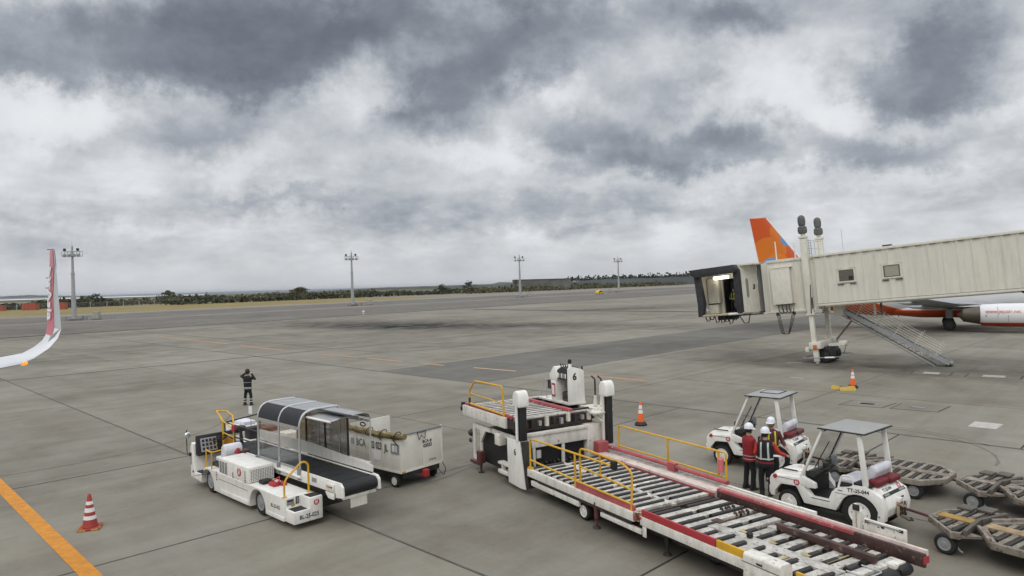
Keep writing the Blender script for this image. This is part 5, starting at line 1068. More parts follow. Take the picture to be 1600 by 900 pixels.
# ------------------------------------------------------------------ people (each faces its own +y)
def skin(name, V, E, Rr, m, parent, sub=1):
    me = bpy.data.meshes.new(name); me.from_pydata(V, E, []); ob = bpy.data.objects.new('tmp_skin', me); COL.objects.link(ob)
    ob.modifiers.new('skin', 'SKIN'); 
    for i, r in enumerate(Rr):
        d = me.skin_vertices[0].data[i]; d.radius = r if isinstance(r, tuple) else (r, r); d.use_root = (i == 0)
    sb = ob.modifiers.new('sub', 'SUBSURF'); sb.levels = sub; sb.render_levels = sub
    dg = bpy.context.evaluated_depsgraph_get(); m2 = bpy.data.meshes.new_from_object(ob.evaluated_get(dg)); bpy.data.objects.remove(ob)
    for p in m2.polygons: p.use_smooth = True
    m2.materials.clear(); m2.name = name
    return link(name, m2, m, parent)
Mskin = mat('skin', (.42, .25, .17), .55, var=.05); Mhair = mat('black_hair', (.012, .011, .011), .6, var=.2); Mglove = mat('white_glove', (.60, .60, .58), .8, var=.05)
Mnavy = mat('black_workwear', (.008, .009, .011), .85, var=.25, scale=9, bump=.3); Mredj = mat('red_jacket', (.24, .014, .018), .8, var=.2, scale=9, bump=.3); Morj = mat('orange_red_sleeve', (.50, .045, .025), .8, var=.12, scale=9)
Mmarj = mat('maroon_jacket', (.09, .018, .024), .8, var=.25, scale=9); Mrefl = mat('reflective_tape', (.50, .50, .48), .5, var=.05); Mlime = mat('lime_tape', (.55, .60, .03), .6, var=.05); Mhelm = mat('white_helmet', (.74, .75, .80), .3, var=.02); Mboot = mat('black_boot', (.012, .012, .012), .5)
TORSO = [(.80, .195, .140), (.93, .192, .142), (1.08, .188, .138), (1.25, .208, .145), (1.36, .222, .140), (1.43, .190, .115), (1.475, .105, .085), (1.50, .075, .070)]
def tw(z):
    for a, b in zip(TORSO[:-1], TORSO[1:]):
        if a[0] <= z <= b[0]:
            f = (z - a[0]) / (b[0] - a[0]); return a[1] + (b[1] - a[1]) * f, a[2] + (b[2] - a[2]) * f
    return TORSO[-1][1:]
def person(label, loc, rot, arms, head=0, stance=.10, sleeve=Mnavy, torso=Mnavy, legs=Mnavy, helmet=True, bands=(), straps=None, leg_bands=False, gloves=True, hem=None, scale=1.0, holder=None, back=None, cap=False, step=.0):
    t = thing('person', label, 'person', loc, rot)
    t.scale = (scale,) * 3
    V = [(0, 0, .95), (0, 0, 1.15), (0, .005, 1.36), (0, 0, 1.47), (0, .01, 1.55)]; E = [(0, 1), (1, 2), (2, 3), (3, 4)]; Q = [(.13, .10), (.13, .10), (.15, .10), .055, .06]
    ch = R(head); hd = lambda x, y, z: (x * math.cos(ch) - y * math.sin(ch), x * math.sin(ch) + y * math.cos(ch) + .015, z)
    def av(p, r, par): V.append(p); Q.append(r); E.append((par, len(V) - 1)); return len(V) - 1
    h1 = av(hd(0, .0, 1.645), .082, 4); h2 = av(hd(0, -.012, 1.72), .074, h1); av(hd(0, .075, 1.595), .040, h1); av(hd(0, .100, 1.65), .014, h1)
    for s in (-1, 1): av(hd(s * .085, -.005, 1.65), .016, h1)
    for s in (-1, 1):
        hp = av((s * .09, 0, .88), .085, 0); kn = av((s * (.09 + stance * .35), .02 + s * step * .5, .50), .058, hp); an = av((s * stance, -.01 + s * step, .10), .042, kn); av((s * (stance + .02), .13 + s * step, .045), .038, an)
    fing = []
    for s, (el, wr) in zip((-1, 1), arms):
        sh = av((s * .185, 0, 1.405), .058, 2); e = av(el, .044, sh); w = av(wr, .030, e)
        d = (Vector(wr) - Vector(el)).normalized(); sd_ = d.cross(Vector((0, 0, 1)));
        sd_ = sd_.normalized() if sd_.length > .1 else Vector((1, 0, 0)); nn = sd_.cross(d)
        pm_ = av(tuple(Vector(wr) + d * .055), (.036, .022), w)
        for i, L in enumerate((.062, .075, .070, .055)):
            b0 = Vector(wr) + d * .095 + sd_ * (i - 1.5) * .019; f1 = av(tuple(b0), .010, pm_); f2 = av(tuple(b0 + d * L * .55 - nn * .008), .009, f1); av(tuple(b0 + d * L * .85 - nn * .03), .008, f2)
        th = av(tuple(Vector(wr) + d * .04 - sd_ * .04), .011, pm_); av(tuple(Vector(wr) + d * .085 - sd_ * .055 - nn * .012), .009, th)
    skin('body', V, E, Q, Mskin, t)
    # clothing
    ring = lambda z, a, b, n=18: [(a * math.cos(2 * PI * k / n), b * math.sin(2 * PI * k / n), z) for k in range(n)]
    MB().loft([ring(z, a + .012, b + .012) for z, a, b in TORSO]).build('jacket', torso, t, smooth=True)
    for z0, z1, m_ in bands:
        MB().loft([ring(z, tw(z)[0] + .019, tw(z)[1] + .019) for z in (z0, (z0 + z1) / 2, z1)], cap=False).build('reflective_band', m_, t, smooth=True)
    if straps:
        for s in (-1, 1):
            for side in (-1, 1):
                b = MB(); v = []
                for k in range(9):
                    z = .98 + .47 * k / 8; a, c = tw(z); a += .02; c += .022
                    for xx in (.075, .125):
                        x = s * xx * (1 - .12 * k / 8); v.append((x, side * c * math.sqrt(max(.05, 1 - (x / a) ** 2)), z))
                b.add(v, [(2 * i, 2 * i + 1, 2 * i + 3, 2 * i + 2) for i in range(8)]); b.build('vest_strap', straps, t, smooth=True)
    if back: MB().add([(-.10, -tw(1.24)[1] - .022, 1.10), (.10, -tw(1.24)[1] - .022, 1.10), (.11, -tw(1.34)[1] - .02, 1.40), (-.11, -tw(1.34)[1] - .02, 1.40)], [(0, 1, 2, 3)]).build('vest_panel', back, t)
    MB().loft([ring(.74, .165, .12), ring(.84, .178, .128), ring(.95, .175, .125)]).build('trousers', legs, t, smooth=True)
    for s in (-1, 1):
        x2, x3 = s * (.09 + stance * .35), s * stance
        MB().tube([(s * .085, 0, .90), (s * .088, .01, .74), (x2, .02 + s * step * .5, .50), ((x2 + x3) / 2, .0 + s * step * .75, .30), (x3, -.01 + s * step, .10)], [.100, .098, .074, .068, .070], 12).build('trouser_leg', legs, t, smooth=True)
        if leg_bands:
            for zz_ in (.20, .32):
                f = (zz_ - .10) / .40; xx = x3 + (x2 - x3) * f; MB().tube([(xx, s * step * .85, zz_ - .022), (xx, s * step * .85, zz_ + .022)], .076, 12).build('reflective_band', Mrefl, t, smooth=True)
        MB().loft([[(x3 + a * .052, -.10 + s * step + .0 + b_, z) for a, b_ in ((-1, 0), (1, 0), (1.05, .16), (.7, .25), (-.7, .25), (-1.05, .16))] for z in (0.0, .05)] + [[(x3 + a * .045, -.08 + s * step + b_, z) for a, b_ in ((-1, 0), (1, 0), (1.0, .12), (.6, .15), (-.6, .15), (-1.0, .12))] for z in (.10, .15)]).build('boot', Mboot, t, bevel=.012)
    for s, (el, wr) in zip((-1, 1), arms):
        sh = Vector((s * .175, 0, 1.405)); el, wr = Vector(el), Vector(wr); d = (wr - el)
        MB().tube([tuple(sh), tuple(sh * .45 + el * .55), tuple(el), tuple(el + d * .5), tuple(wr - d * .05)], [.078, .066, .060, .052, .044], 12).build('sleeve', sleeve, t, smooth=True)
        if gloves:
            dn = d.normalized(); sd_ = dn.cross(Vector((0, 0, 1))); sd_ = sd_.normalized() if sd_.length > .1 else Vector((1, 0, 0)); nn = sd_.cross(dn)
            VV = [tuple(wr - dn * .02), tuple(wr + dn * .055)]; EE = [(0, 1)]; RR = [.042, (.044, .030)]
            for i, L in enumerate((.062, .075, .070, .055)):
                b0 = wr + dn * .095 + sd_ * (i - 1.5) * .020
                for q, r in ((b0, .0135), (b0 + dn * L * .6 - nn * .008, .0125), (b0 + dn * L * .92 - nn * .03, .011)):
                    EE.append((1 if q is b0 else len(VV) - 1, len(VV))); VV.append(tuple(q)); RR.append(r)
            EE.append((1, len(VV))); VV.append(tuple(wr + dn * .04 - sd_ * .044)); RR.append(.015); EE.append((len(VV) - 1, len(VV))); VV.append(tuple(wr + dn * .09 - sd_ * .058 - nn * .012)); RR.append(.012)
            skin('glove', VV, EE, RR, Mglove, t)
    Mh = Matrix.Translation((0, .015, 0)) @ Matrix.Rotation(ch, 4, 'Z')
    for s in (-1, 1): MB().lathe([(.001, -.008), (.010, 0), (.001, .008)], (s * .033, .078, 1.665), 'y', 8, Mh).build('eye', Mhair, t)
    MB().add([(-.025, .094, 1.605), (.025, .094, 1.605), (.02, .096, 1.613), (-.02, .096, 1.613)], [(0, 1, 2, 3)], Mh).build('mouth', mat('lips', (.25, .10, .08), .6) if 'lips' not in bpy.data.materials else bpy.data.materials['lips'], t)
    MB().loft([[(a * math.cos(2 * PI * k / 14), b_ * math.sin(2 * PI * k / 14) - .018, z) for k in range(14)] for z, a, b_ in ((1.585, .080, .062), (1.66, .092, .088), (1.73, .088, .090), (1.79, .05, .055))], M=Mh).build('hair', Mhair, t, smooth=True)
    if helmet or cap:
        m_ = Mhelm if helmet else Mhair; q = 1.0
        hm = MB().loft([[(a * q * math.cos(2 * PI * k / 20), b_ * q * math.sin(2 * PI * k / 20) - .005, z) for k in range(20)] for z, a, b_ in ((1.690, .118, .135), (1.705, .116, .132), (1.75, .113, .128), (1.80, .096, .108), (1.835, .062, .07), (1.85, .02, .025))], M=Mh).build('helmet' if helmet else 'cap', m_, t, smooth=True)
        MB().loft([[(.118 * math.cos(a), .130 * math.sin(a) + e_, 1.69 - e_ * .25 + dz_) for a in [PI * k / 12 for k in range(13)]] for e_, dz_ in ((0, .008), (.055, .004), (.055, -.004), (0, -.004))], closed=True, cap=False, M=Mh).build('brim', m_, hm)
        if helmet: MB().tube([(.105, .0, 1.70), (.085, .03, 1.60), (0, .075, 1.555), (-.085, .03, 1.60), (-.105, 0, 1.70)], .006, 5, M=Mh).build('chin_strap', Mhair, t)
    if holder == 'belt': MB().loft([ring(.88, .21, .155), ring(.93, .21, .155)], cap=False).build('waist_belt', Mredj, t)
    return t
person('worker in dark overalls seen from behind, arms raised to the face, alone on the apron', (-13.54, 35.36, 0), -8, (((-.40, .08, 1.44), (-.13, .20, 1.64)), ((.33, .14, 1.30), (.10, .22, 1.58))), helmet=False, cap=True,
       bands=((.84, .87, Mrefl), (.90, .93, Mrefl), (1.16, 1.175, Mrefl)), leg_bands=True, stance=.17, head=6)
tag(box('camera', Mblack, None, -.06, .06, -.03, .03, -.04, .04, bevel=.01), 'small camera held up to the face of the lone worker on the apron', 'camera').location = (-13.50, 35.62, 1.64)
person('worker in a red jacket and white helmet standing side on by the tractors', (6.36, 19.05, 0), -72, (((-.26, .06, 1.13), (-.13, .33, 1.17)), ((.26, .08, 1.12), (.12, .34, 1.14))), sleeve=Mredj, torso=Mredj, bands=((.86, .875, Mrefl), (.95, .965, Mrefl)), head=-8, stance=.12, scale=.985, step=.03)
person('worker in black with orange sleeves and a belt, back turned, reaching to the bonnet', (6.60, 18.47, 0), -30, (((-.27, .02, 1.13), (-.20, .22, .98)), ((.33, .12, 1.14), (.46, .38, 1.03))), sleeve=Morj, bands=((.99, 1.03, Mrefl),), straps=Mrefl, head=-28, stance=.11, holder='belt', scale=.985)
person('worker in a maroon jacket with yellow vest straps and white helmet facing the others', (7.24, 19.78, 0), 168, (((-.30, .04, 1.15), (-.34, .26, 1.05)), ((.27, .05, 1.13), (.22, .25, 1.0))), sleeve=Mmarj, torso=Mmarj, bands=((1.0, 1.03, Mlime),), straps=Mlime, head=-35, stance=.11, gloves=False, scale=.985)
MBp = MB().box(-.15, .15, -.11, .11, 0, .004).build('clipboard', Mconew); MBp.location = (7.01, 18.62, .99); MBp.rotation_euler = (0, 0, R(-20)); tag(MBp, 'white sheet of paper lying at the gloved hand on the nearest bonnet', 'paper')

# ------------------------------------------------------------------ passenger boarding bridge (x up the tunnel, tilted with it)
JR = (0, -R(4.5), R(-40))
Mpane = mat('brown_window_pane', (.125, .115, .095), .25, var=.1)
jb = thing('boarding_bridge', 'long cream passenger boarding bridge with a cab, lift columns and wheels', 'boarding bridge', (19.97, 45.735, 0), JR)
def bridge():
    t = jb; Z0, Z1 = 3.76, 7.08
    # outer tunnel: corrugated panels
    n = 22; pw = .73
    prof = [(0, .012), (.05, .012), (.075, .04), (.655, .04), (.68, .012), (.727, .012)]
    for k in range(n):
        x = .36 + k * pw
        v = [(x + a, .02 + d, z) for a, d in prof for z in (Z0 + .10, Z1 - .10)]
        v += [(x + a, .10, z) for a in (0, .727) for z in (Z0 + .10, Z1 - .10)]
        f = [(2 * i, 2 * i + 1, 2 * i + 3, 2 * i + 2) for i in range(len(prof) - 1)]
        w = next((q for q in (0, 1) if (2, 5)[q] == k), None)
        MB().add(v, f).build('wall_panel', Mcream, t)
    MB().box(.34, 16.4, .11, .16, Z0, Z1).build('tunnel_core', Mcream, t); box('tunnel_wall', Mcream, t, .34, 16.4, 2.80, 2.86, Z0, Z1)
    MB().box(.33, 16.4, -.02, .12, Z1 - .12, Z1 + .02).build('roof_rail', Mcream2, t, bevel=.015); MB().box(.33, 16.4, -.03, .13, Z0 - .02, Z0 + .12).build('floor_rail', Mcream2, t, bevel=.015); box('floor_gutter', Mdark, t, .4, 16.4, -.034, -.028, Z0 + .125, Z0 + .15)
    MB().box(.34, 16.4, .14, 2.86, Z1 + .0, Z1 + .05).build('tunnel_roof', Mcream2, t); box('tunnel_floor', Mcream2, t, .34, 16.4, .14, 2.84, Z0 - .10, Z0 - .022)
    for k in range(22): box('roof_clip', Mdark, t, .45 + k * .73, .78 + k * .73, -.026, -.019, Z1 - .15, Z1 - .118)
    for x0, x1, sh in ((1.84, 2.70, False), (4.44, 5.32, True)):
        fr = MB(); a, b, c, d = x0 - .10, x1 + .10, 5.13, 6.02
        for q in ((a, b, c, c + .08), (a, b, d - .08, d), (a, a + .08, c + .08, d - .08), (b - .08, b, c + .08, d - .08)): fr.box(q[0], q[1], -.02, .07, q[2], q[3])
        w = fr.build('window', Mcream2, t); box('pane', Mpane, w, a + .08, b - .08, .01, .03, c + .08, d - .08)
        box('pane_blind' if sh else 'pane_gear', mat('olive_blind', (.33, .325, .25), .5) if sh else Mblack, w, x0 + (.06 if sh else .55), x1 - .06, .004, .009, c + .14, d - (.14 if sh else .5))
        for q in (a - .03, b - .36): MB().box(q, q + .40, -.04, .02, d + .02, d + .07).build('window_hood', Mcream2, w); box('window_sill', Mdark, w, q, q + .38, -.03, .02, c - .12, c - .07)
    # inner tunnel
    MB().box(-2.80, .34, .16, 2.70, 3.55, 7.06).build('inner_tunnel', Mcream, t, bevel=.02); MB().box(-2.78, .30, .08, .158, 6.92, 7.10).build('inner_roof_rail', Mcream2, t, bevel=.01); MB().box(-2.78, .2, .08, .158, 3.50, 3.66).build('inner_floor_rail', Mcream2, t, bevel=.01)
    for x in (-2.75, -1.02, -.62): box('panel_rib', Mcream2, t, x, x + .07, .12, .158, 3.68, 6.90)
    cb = MB().box(-2.46, -1.20, -.18, .156, 4.06, 6.50).build('service_cabinet', Mcream2, t, bevel=.02); box('cabinet_seam', Mcream, cb, -2.40, -1.26, -.186, -.181, 6.42, 6.44); box('cabinet_hood', Mcream2, cb, -2.5, -1.1, -.2, .15, 6.51, 6.54); box('cabinet_floor', Mdark, cb, -2.3, -1.12, -.15, .15, 4.0, 4.058)
    # hanging cable loops below
    h = MB()
    for o_ in (0, .09, .18):
        h.tube(rpath([(-2.42 + o_, .2, 3.5), (-2.36 + o_, .15, 2.9), (-2.22 + o_, .15, 2.05), (-1.72 - o_ * .3, .15, 2.02), (-1.36 - o_, .15, 2.9), (-1.20 - o_, .2, 3.5)], .12), .022, 5)
    for x in (-2.2, -1.95, -1.7, -1.5): h.tube(rpath([(x, .0, 4.02), (x + .03, -.05, 3.6), (x + .22, .05, 3.38), (x + .28, .1, 3.75)], .1), .025, 5)
    h.build('cable_loop', Mblack, t, smooth=True)
    for x in (-2.35, -1.25): MB().box(x - .08, x + .08, .05, .25, 3.30, 3.52).build('cable_bracket', Mdark, t)
    MB().tube([(-2.5, .2, 3.42), (-.3, .2, 3.42)], .05, 6).build('cable_rail', Mcream2, t)
    # lift columns
    for y, x, sm in ((-.08, -.10, 0), (2.95, .02, 1)):
        MB().box(x - .20, x + .20, y - .2, y + .2, 3.30, 8.30).build('lift_column', Mcream2, t, bevel=.03); MB().box(x - .25, x + .25, y - .25, y + .25, 3.20, 3.30).build('column_collar', Mcream, t, bevel=.01)
        MB().box(x - .14, x + .14, y - .14, y + .14, 1.15, 3.22).build('inner_column', Mcream2, t, bevel=.02)
        MB().box(x - .25, x + .25, y - .25, y + .25, 8.30, 8.42).build('column_flange', Mcream2, t, bevel=.01); MB().cyl((x, y, 8.42), (x, y, 8.60), .14, 10).build('column_neck', Mcream2, t)
        MB().lathe([(.14, 8.58), (.27, 8.64), (.30, 8.80), (.28, 9.02), (.18, 9.12)], (x, y, 0), 'z', 14).build('motor_cover', Mroofc, t, smooth=True); MB().lathe([(.14, 9.10), (.22, 9.18), (.25, 9.45), (.22, 9.70), (.10, 9.82), (.001, 9.84)], (x, y, 0), 'z', 14).build('motor_cover', Mroofc, t, smooth=True)
    ld = MB(); ld.tube([(.20, -.1, 7.1), (.20, -.1, 8.2)], .018, 5); ld.tube([(.34, -.1, 7.1), (.34, -.1, 8.0)], .018, 5)
    for k in range(6): ld.tube([(.12, -.1, 7.25 + k * .17), (.34, -.1, 7.25 + k * .17)], .014, 5)
    ld.build('ladder', Mgrey, t)
    pl = MB()
    for y in (.5, 1.3, 2.1):
        for z in (7.1, 7.6, 8.1): pass
        pl.tube([(.16, y, 7.1), (.16, y, 8.12)], .018, 5)
    for z in (7.6, 8.12): pl.tube([(.16, .1, z), (.16, 2.7, z)], .016, 5)
    pl.build('roof_railing', Mgalv, t)
    for x, h_ in ((-2.10, 8.35), (-.85, 8.1)): MB().cyl((x, .3, 7.05), (x, .3, h_), .045, 6).build('roof_pole', Mconew, t)
    MB().cyl((2.1, .6, 7.1), (2.1, .6, 8.6), .012, 5).build('aerial', Mgalv, t); box('roof_box', Mdark, t, 4.4, 4.9, .5, .9, 7.16, 7.24)
    # drive bogie
    MB().box(-.36, .36, -.42, .30, .98, 1.42).build('bogie_head', Mcream2, t, bevel=.03); box('amber_lamp', Mamber, t, -.10, .14, -.45, -.421, .95, 1.25, bevel=.02); MB().box(-.66, -.40, -.30, .0, .80, 1.12).build('lamp_box', Mcream2, t, bevel=.03)
    MB().box(-.22, .22, .30, 3.1, 1.0, 1.40).build('cross_beam', Mcream2, t, bevel=.02); MB().box(-.34, .34, 2.7, 3.3, .9, 1.5).build('bogie_head', Mcream, t, bevel=.03)
    MB().box(-.16, .14, -.34, -.02, .14, .97).build('jack_leg', Mcream2, t, bevel=.02); MB().cyl((0, -.18, .02), (0, -.18, .14), .10, 10).build('jack_foot', Mcream2, t)
    MB().box(-.45, .75, .55, 2.2, .55, .98).build('gearbox', Mblack, t, bevel=.05)
    for y in (.55, 1.75):
        for q in (0, .52): wheel(t, (.32, y + q, .50), .52, .36, -1, Mdark, 24, .5)
    hp = [(-.75, -.55, .42), (1.25, -.55, .42), (1.65, .3, .42), (1.65, 2.3, .42), (.2, 2.8, .42), (-.9, 2.3, .42), (-.9, .2, .42)]
    MB().tube(rpath(hp + hp[:1], .3), .035, 6).build('bumper_hoop', Mgrey, t, smooth=True); MB().tube([(.6, -.56, .42), (1.2, -.56, .42)], .055, 6).build('bumper_sleeve', Mconew, t, smooth=True)
    ar = MB(); ar.tube([(1.35, 1.6, 3.62), (1.75, 1.6, 2.75), (1.9, 1.6, 2.62), (.85, 1.5, 1.4)], .06, 6); ar.build('cable_arm', Mmarg, t, smooth=True)
    MB().box(.9, 1.5, 1.3, 2.0, 3.0, 3.70).build('hanger', Mcream, t, bevel=.02); cl = MB(); cl.tube([(.5, .1, 3.7), (.62, .1, 3.3), (.78, .1, 3.5), (.7, .1, 3.72)], .02, 5); cl.tube([(.8, 1.2, 1.35), (1.3, 1.2, 1.3), (1.45, 1.2, .9), (1.3, 1.2, .5)], .02, 5); cl.build('cable', Mblack, t, smooth=True)
    hz = MB(); hz.box(.5, 1.5, .9, 1.4, 1.05, 1.2); hz.build('bogie_step', Mcream2, t); MB().lathe([(.001, 0), (.18, .02), (.20, .5), (.001, .55)], (1.1, 1.1, 1.2), 'x', 10).build('motor', Mcream, t, smooth=True)
    MB().tube([(-.02, -.31, 3.3), (.1, -.31, 5.2)], .03, 6).build('conduit', Mdark, t)
    sp = MB(); sp.tube([(.12 + .05 * math.sin(k * 1.4), -.30 + .05 * math.cos(k * 1.4), 4.35 - k * .012) for k in range(60)], .014, 4); sp.build('coiled_cable', Mdark, t)
    # service stairs
    a, b = Vector((.9, 0, 3.62)), Vector((7.15, 0, -.36))
    y0, y1 = 1.55, 2.35; d = (b - a).normalized(); nrm = Vector((-d.z, 0, d.x)); nrm = nrm if nrm.z > 0 else -nrm
    for y in (y0, y1):
        o_ = nrm * .12; c = MB(); c.prism([(p.x, p.z) for p in (a + o_, b + o_, b - o_, a - o_)], 'y', y - .02, y + .02); c.build('stringer', Mgalv, t)
        for k in range(6):
            f = MB(); off = nrm * (.30 + k * .15); f.tube([tuple(a + off + Vector((.1, y, 0))), tuple(b + off + Vector((-.55, y, 0)) + d * -.25)], .016 if k < 5 else .022, 5); f.build('hand_rail', Mcream2, t)
        for k in range(6):
            p = a + (b - a) * (.03 + .17 * k) ; MB().tube([tuple(p + Vector((0, y, 0)) - nrm * .08), tuple(p + Vector((0, y, 0)) + nrm * 1.05)], .022, 5).build('rail_post', Mcream2, t)
    for k in range(30):
        p = a + (b - a) * ((k + .5) / 30); MB().box(p.x - .14, p.x + .14, y0 + .03, y1 - .03, p.z - .03, p.z + .03).build('tread', Mgrey, t)
    lo_ = MB()
    for y in (y0, y1):
        lo_.tube([tuple(a - nrm * .42 + Vector((.3, y, 0))), tuple(b - nrm * .30 + Vector((-.5, y, 0)))], .035, 5)
        for k in range(14):
            p, q_ = a + (b - a) * (.05 + .065 * k), a + (b - a) * (.05 + .065 * (k + .5)); lo_.tube([tuple(p + Vector((0, y, 0)) - nrm * .12), tuple(q_ + Vector((0, y, 0)) - nrm * .38), tuple(a + (b - a) * (.05 + .065 * (k + 1)) + Vector((0, y, 0)) - nrm * .12)], .018, 4)
    lo_.build('stair_truss', Mgrey, t)
    MB().box(b.x - .2, b.x + .1, y0 + .1, y1 - .1, b.z - .06, b.z + .08).build('stair_foot', Mgalv, t)
    for y in (y0 + .1, y1 - .1): MB().lathe([(.001, -.05), (.15, -.05), (.15, .05), (.001, .05)], (b.x - .1, y, b.z - .12), 'y', 14).build('stair_wheel', Mblack, t, smooth=True)
    for x, m_ in ((3.35, Mcream2), (3.75, Mmarg)): MB().box(x - .06, x + .06, 1.5, 1.6, 2.9, 3.75).build('stair_hanger', m_, t)
    MB().tube([(11.2, .1, 3.72), (11.6, .0, 3.45), (12.3, .0, 3.40), (13.0, .1, 3.72)], .06, 6).build('sagging_cable', Mblack, t, smooth=True)
Mroofc = mat('grey_motor_cover', (.115, .115, .115), .8, var=.3, scale=5, dirt=.3, bump=.5); Mmarg = mat('brown_grey_steel', (.13, .095, .085), .6, var=.2, dirt=.4)
bridge()
def cab():
    """the cab turned square to the tunnel: opening on the near side"""
    t = jb
    xa, xb, y0, y1, z0, z1 = -7.72, -4.62, -.40, 1.45, 3.72, 6.62
    box('cab_floor', Mcream2, t, xa, xb, y0 + .05, 3.0, z0 - .14, z0); MB().cyl((xa + .05, y0 - .02, z0 - .06), (xb + .15, y0 - .02, z0 - .06), .085, 10).build('cab_bumper', mat('cream_bumper', (.50, .40, .27), .7, dirt=.3), t, smooth=True); MB().cyl((-5.55, y0 - .03, z0 - .06), (xb + .05, y0 - .03, z0 - .06), .092, 10).build('bumper_sleeve', Mconew, t, smooth=True)
    box('cab_roof', Mcream2, t, xa, -3.6, y0 + .2, 3.0, 6.98, 7.08)
    box('cab_ceiling', Mcream2, t, xa + .1, xb - .02, y0 + .1, 1.4, 6.86, 6.90)
    box('cab_wall', Mcream2, t, xa, xa + .06, y0 + .1, 1.6, z0, 6.9)
    # right side wall, slanting back towards the tunnel
    sw = MB().prism([(xb, y0 + .02), (-3.92, 1.25), (-3.98, 1.29), (xb - .05, y0 + .05)], 'z', z0 - .05, 6.95).build('side_wall', Mcream2, t)
    dv = (Vector((-3.92, 1.25, 0)) - Vector((xb, y0 + .02, 0))); L = dv.length; ang = math.atan2(dv.y, dv.x)
    M = Matrix.Translation((xb, y0 + .02, 0)) @ Matrix.Rotation(ang, 4, 'Z')
    MB().prism([(.62, 4.85), (.68, 4.72), (.80, 4.72), (.86, 4.85), (.86, 5.95), (.80, 6.08), (.68, 6.08), (.62, 5.95)], 'y', -.012, .0, M).build('side_window', Mgrey, sw); MB().prism([(.66, 4.88), (.71, 4.79), (.77, 4.79), (.82, 4.88), (.82, 5.92), (.77, 6.01), (.71, 6.01), (.66, 5.92)], 'y', -.018, -.013, M).build('side_pane', mat('olive_pane', (.24, .24, .19), .3), sw)
    me = text_mesh('3', .48, .02); me.transform(M @ Matrix.Translation((1.36, -.02, 5.42)) @ Matrix.Rotation(R(90), 4, 'X') @ Matrix.Rotation(R(-8), 4, 'Z')); me.materials.clear(); link('lettering', me, Mink, t)
    for z in (4.3, 5.15, 6.0): MB().box(.0, .22, -.05, -.005, z, z + .05, M).build('hinge', Mgalv, sw)
    MB().prism([(-4.62, y0 + .3), (-3.9, 1.2), (-3.9, 3.0), (-7.7, 3.0), (-7.7, y0 + .3)], 'z', 7.09, 7.13).build('roof_sheet', Mcream2, t)
    box('roof_edge', Mgrey, t, -4.3, -3.35, 1.1, 1.32, 7.0, 7.06)
    # rotunda curtain: upright grey slats
    c0, c1 = Vector((-3.90, 1.28, 0)), Vector((-3.42, 1.95, 0))
    for k in range(6):
        p = c0 + (c1 - c0) * (k / 6); q = c0 + (c1 - c0) * ((k + .92) / 6)
        n_ = Vector((p.y - q.y, q.x - p.x, 0)).normalized() * .03
        MB().prism([(p.x, p.y), (q.x, q.y), (q.x + n_.x, q.y + n_.y), (p.x + n_.x, p.y + n_.y)], 'z', z0 - .1, 6.95).build('curtain_slat', Mcurt, t)
    MB().box(-3.45, -2.78, .9, 2.68, 3.56, 6.98).build('rotunda_neck', Mcream, t); MB().box(-3.95, -3.4, 2.0, 2.9, 3.6, 6.96).build('rotunda_back', Mcream, t)
    box('rotunda_sill', Mdark, t, -3.98, -3.25, 1.15, 1.4, z0 - .14, z0 - .05)
    # back wall with doorway
    bw = MB(); yb = 1.6
    bw.box(xa + .06, -6.62, yb, yb + .06, z0, 6.86); bw.box(-5.58, -4.2, yb, yb + .06, z0, 6.86); bw.box(-6.62, -5.58, yb, yb + .06, 6.22, 6.86); bw.build('back_wall', Mcream2, t)
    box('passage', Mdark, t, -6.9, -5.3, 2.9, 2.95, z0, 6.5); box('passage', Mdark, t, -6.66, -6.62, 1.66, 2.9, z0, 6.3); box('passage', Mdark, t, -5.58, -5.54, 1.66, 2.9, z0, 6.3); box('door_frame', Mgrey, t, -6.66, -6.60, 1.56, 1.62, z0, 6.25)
    MB().box(-7.60, -6.75, .95, 1.55, 4.5, 6.35).build('control_desk', Mcream, t, bevel=.05); MB().box(-7.64, -6.9, 1.0, 1.55, 3.75, 4.4).build('desk_base', Mcream2, t, bevel=.03)
    MB().tube(rpath([(-6.98, .93, 4.6), (-6.98, .85, 4.7), (-6.98, .85, 5.9), (-6.98, .93, 6.0)], .1), .03, 6).build('grab_handle', Mcream2, t)
    lm = MB().box(-6.88, -5.76, .55, .72, 6.22, 6.42).build('ceiling_lamp', Mlamp, t, bevel=.02); box('lamp_tray', Mcream2, lm, -6.95, -5.7, .54, .76, 6.425, 6.48)
    MB().lathe([(.001, -.2), (.2, 0), (.001, .2)], (-7.45, .2, 4.0), 'z', 10).build('white_bag', Mseat, t, smooth=True)
    # black bellows round the opening
    ca = [(xa - .34, 7.02), (xb - .06, 7.08), (xb + .12, 6.72), (xb + .05, 6.55), (xa + .05, 6.46), (xa - .12, 6.62)]
    MB().prism(ca, 'y', y0 - .55, y0 + .1).build('canopy_top', Mbel, t, bevel=.03)
    MB().prism([(xa - .12, 6.6), (xa + .24, 6.55), (xa + .46, 4.5), (xa + .28, z0 + .02), (xa - .05, z0 - .12), (xa - .02, 4.5)], 'y', y0 - .25, y0 + .3).build('bellows', Mbel, t, bevel=.05)
    MB().prism([(xb - .28, 6.6), (xb + .10, 6.72), (xb + .10, z0 - .05), (xb - .18, z0 - .05), (xb - .40, z0 + .55), (xb - .30, 5.0)], 'y', y0 - .25, y0 + .26).build('bellows', Mbel, t, bevel=.05)
    for k in range(5): MB().box(xb - .25 + .05 * (k % 2), xb + .02, y0 - .28, y0 - .25, 4.2 + k * .5, 4.26 + k * .5).build('bellows_strap', Mdark, t)
    u = MB()
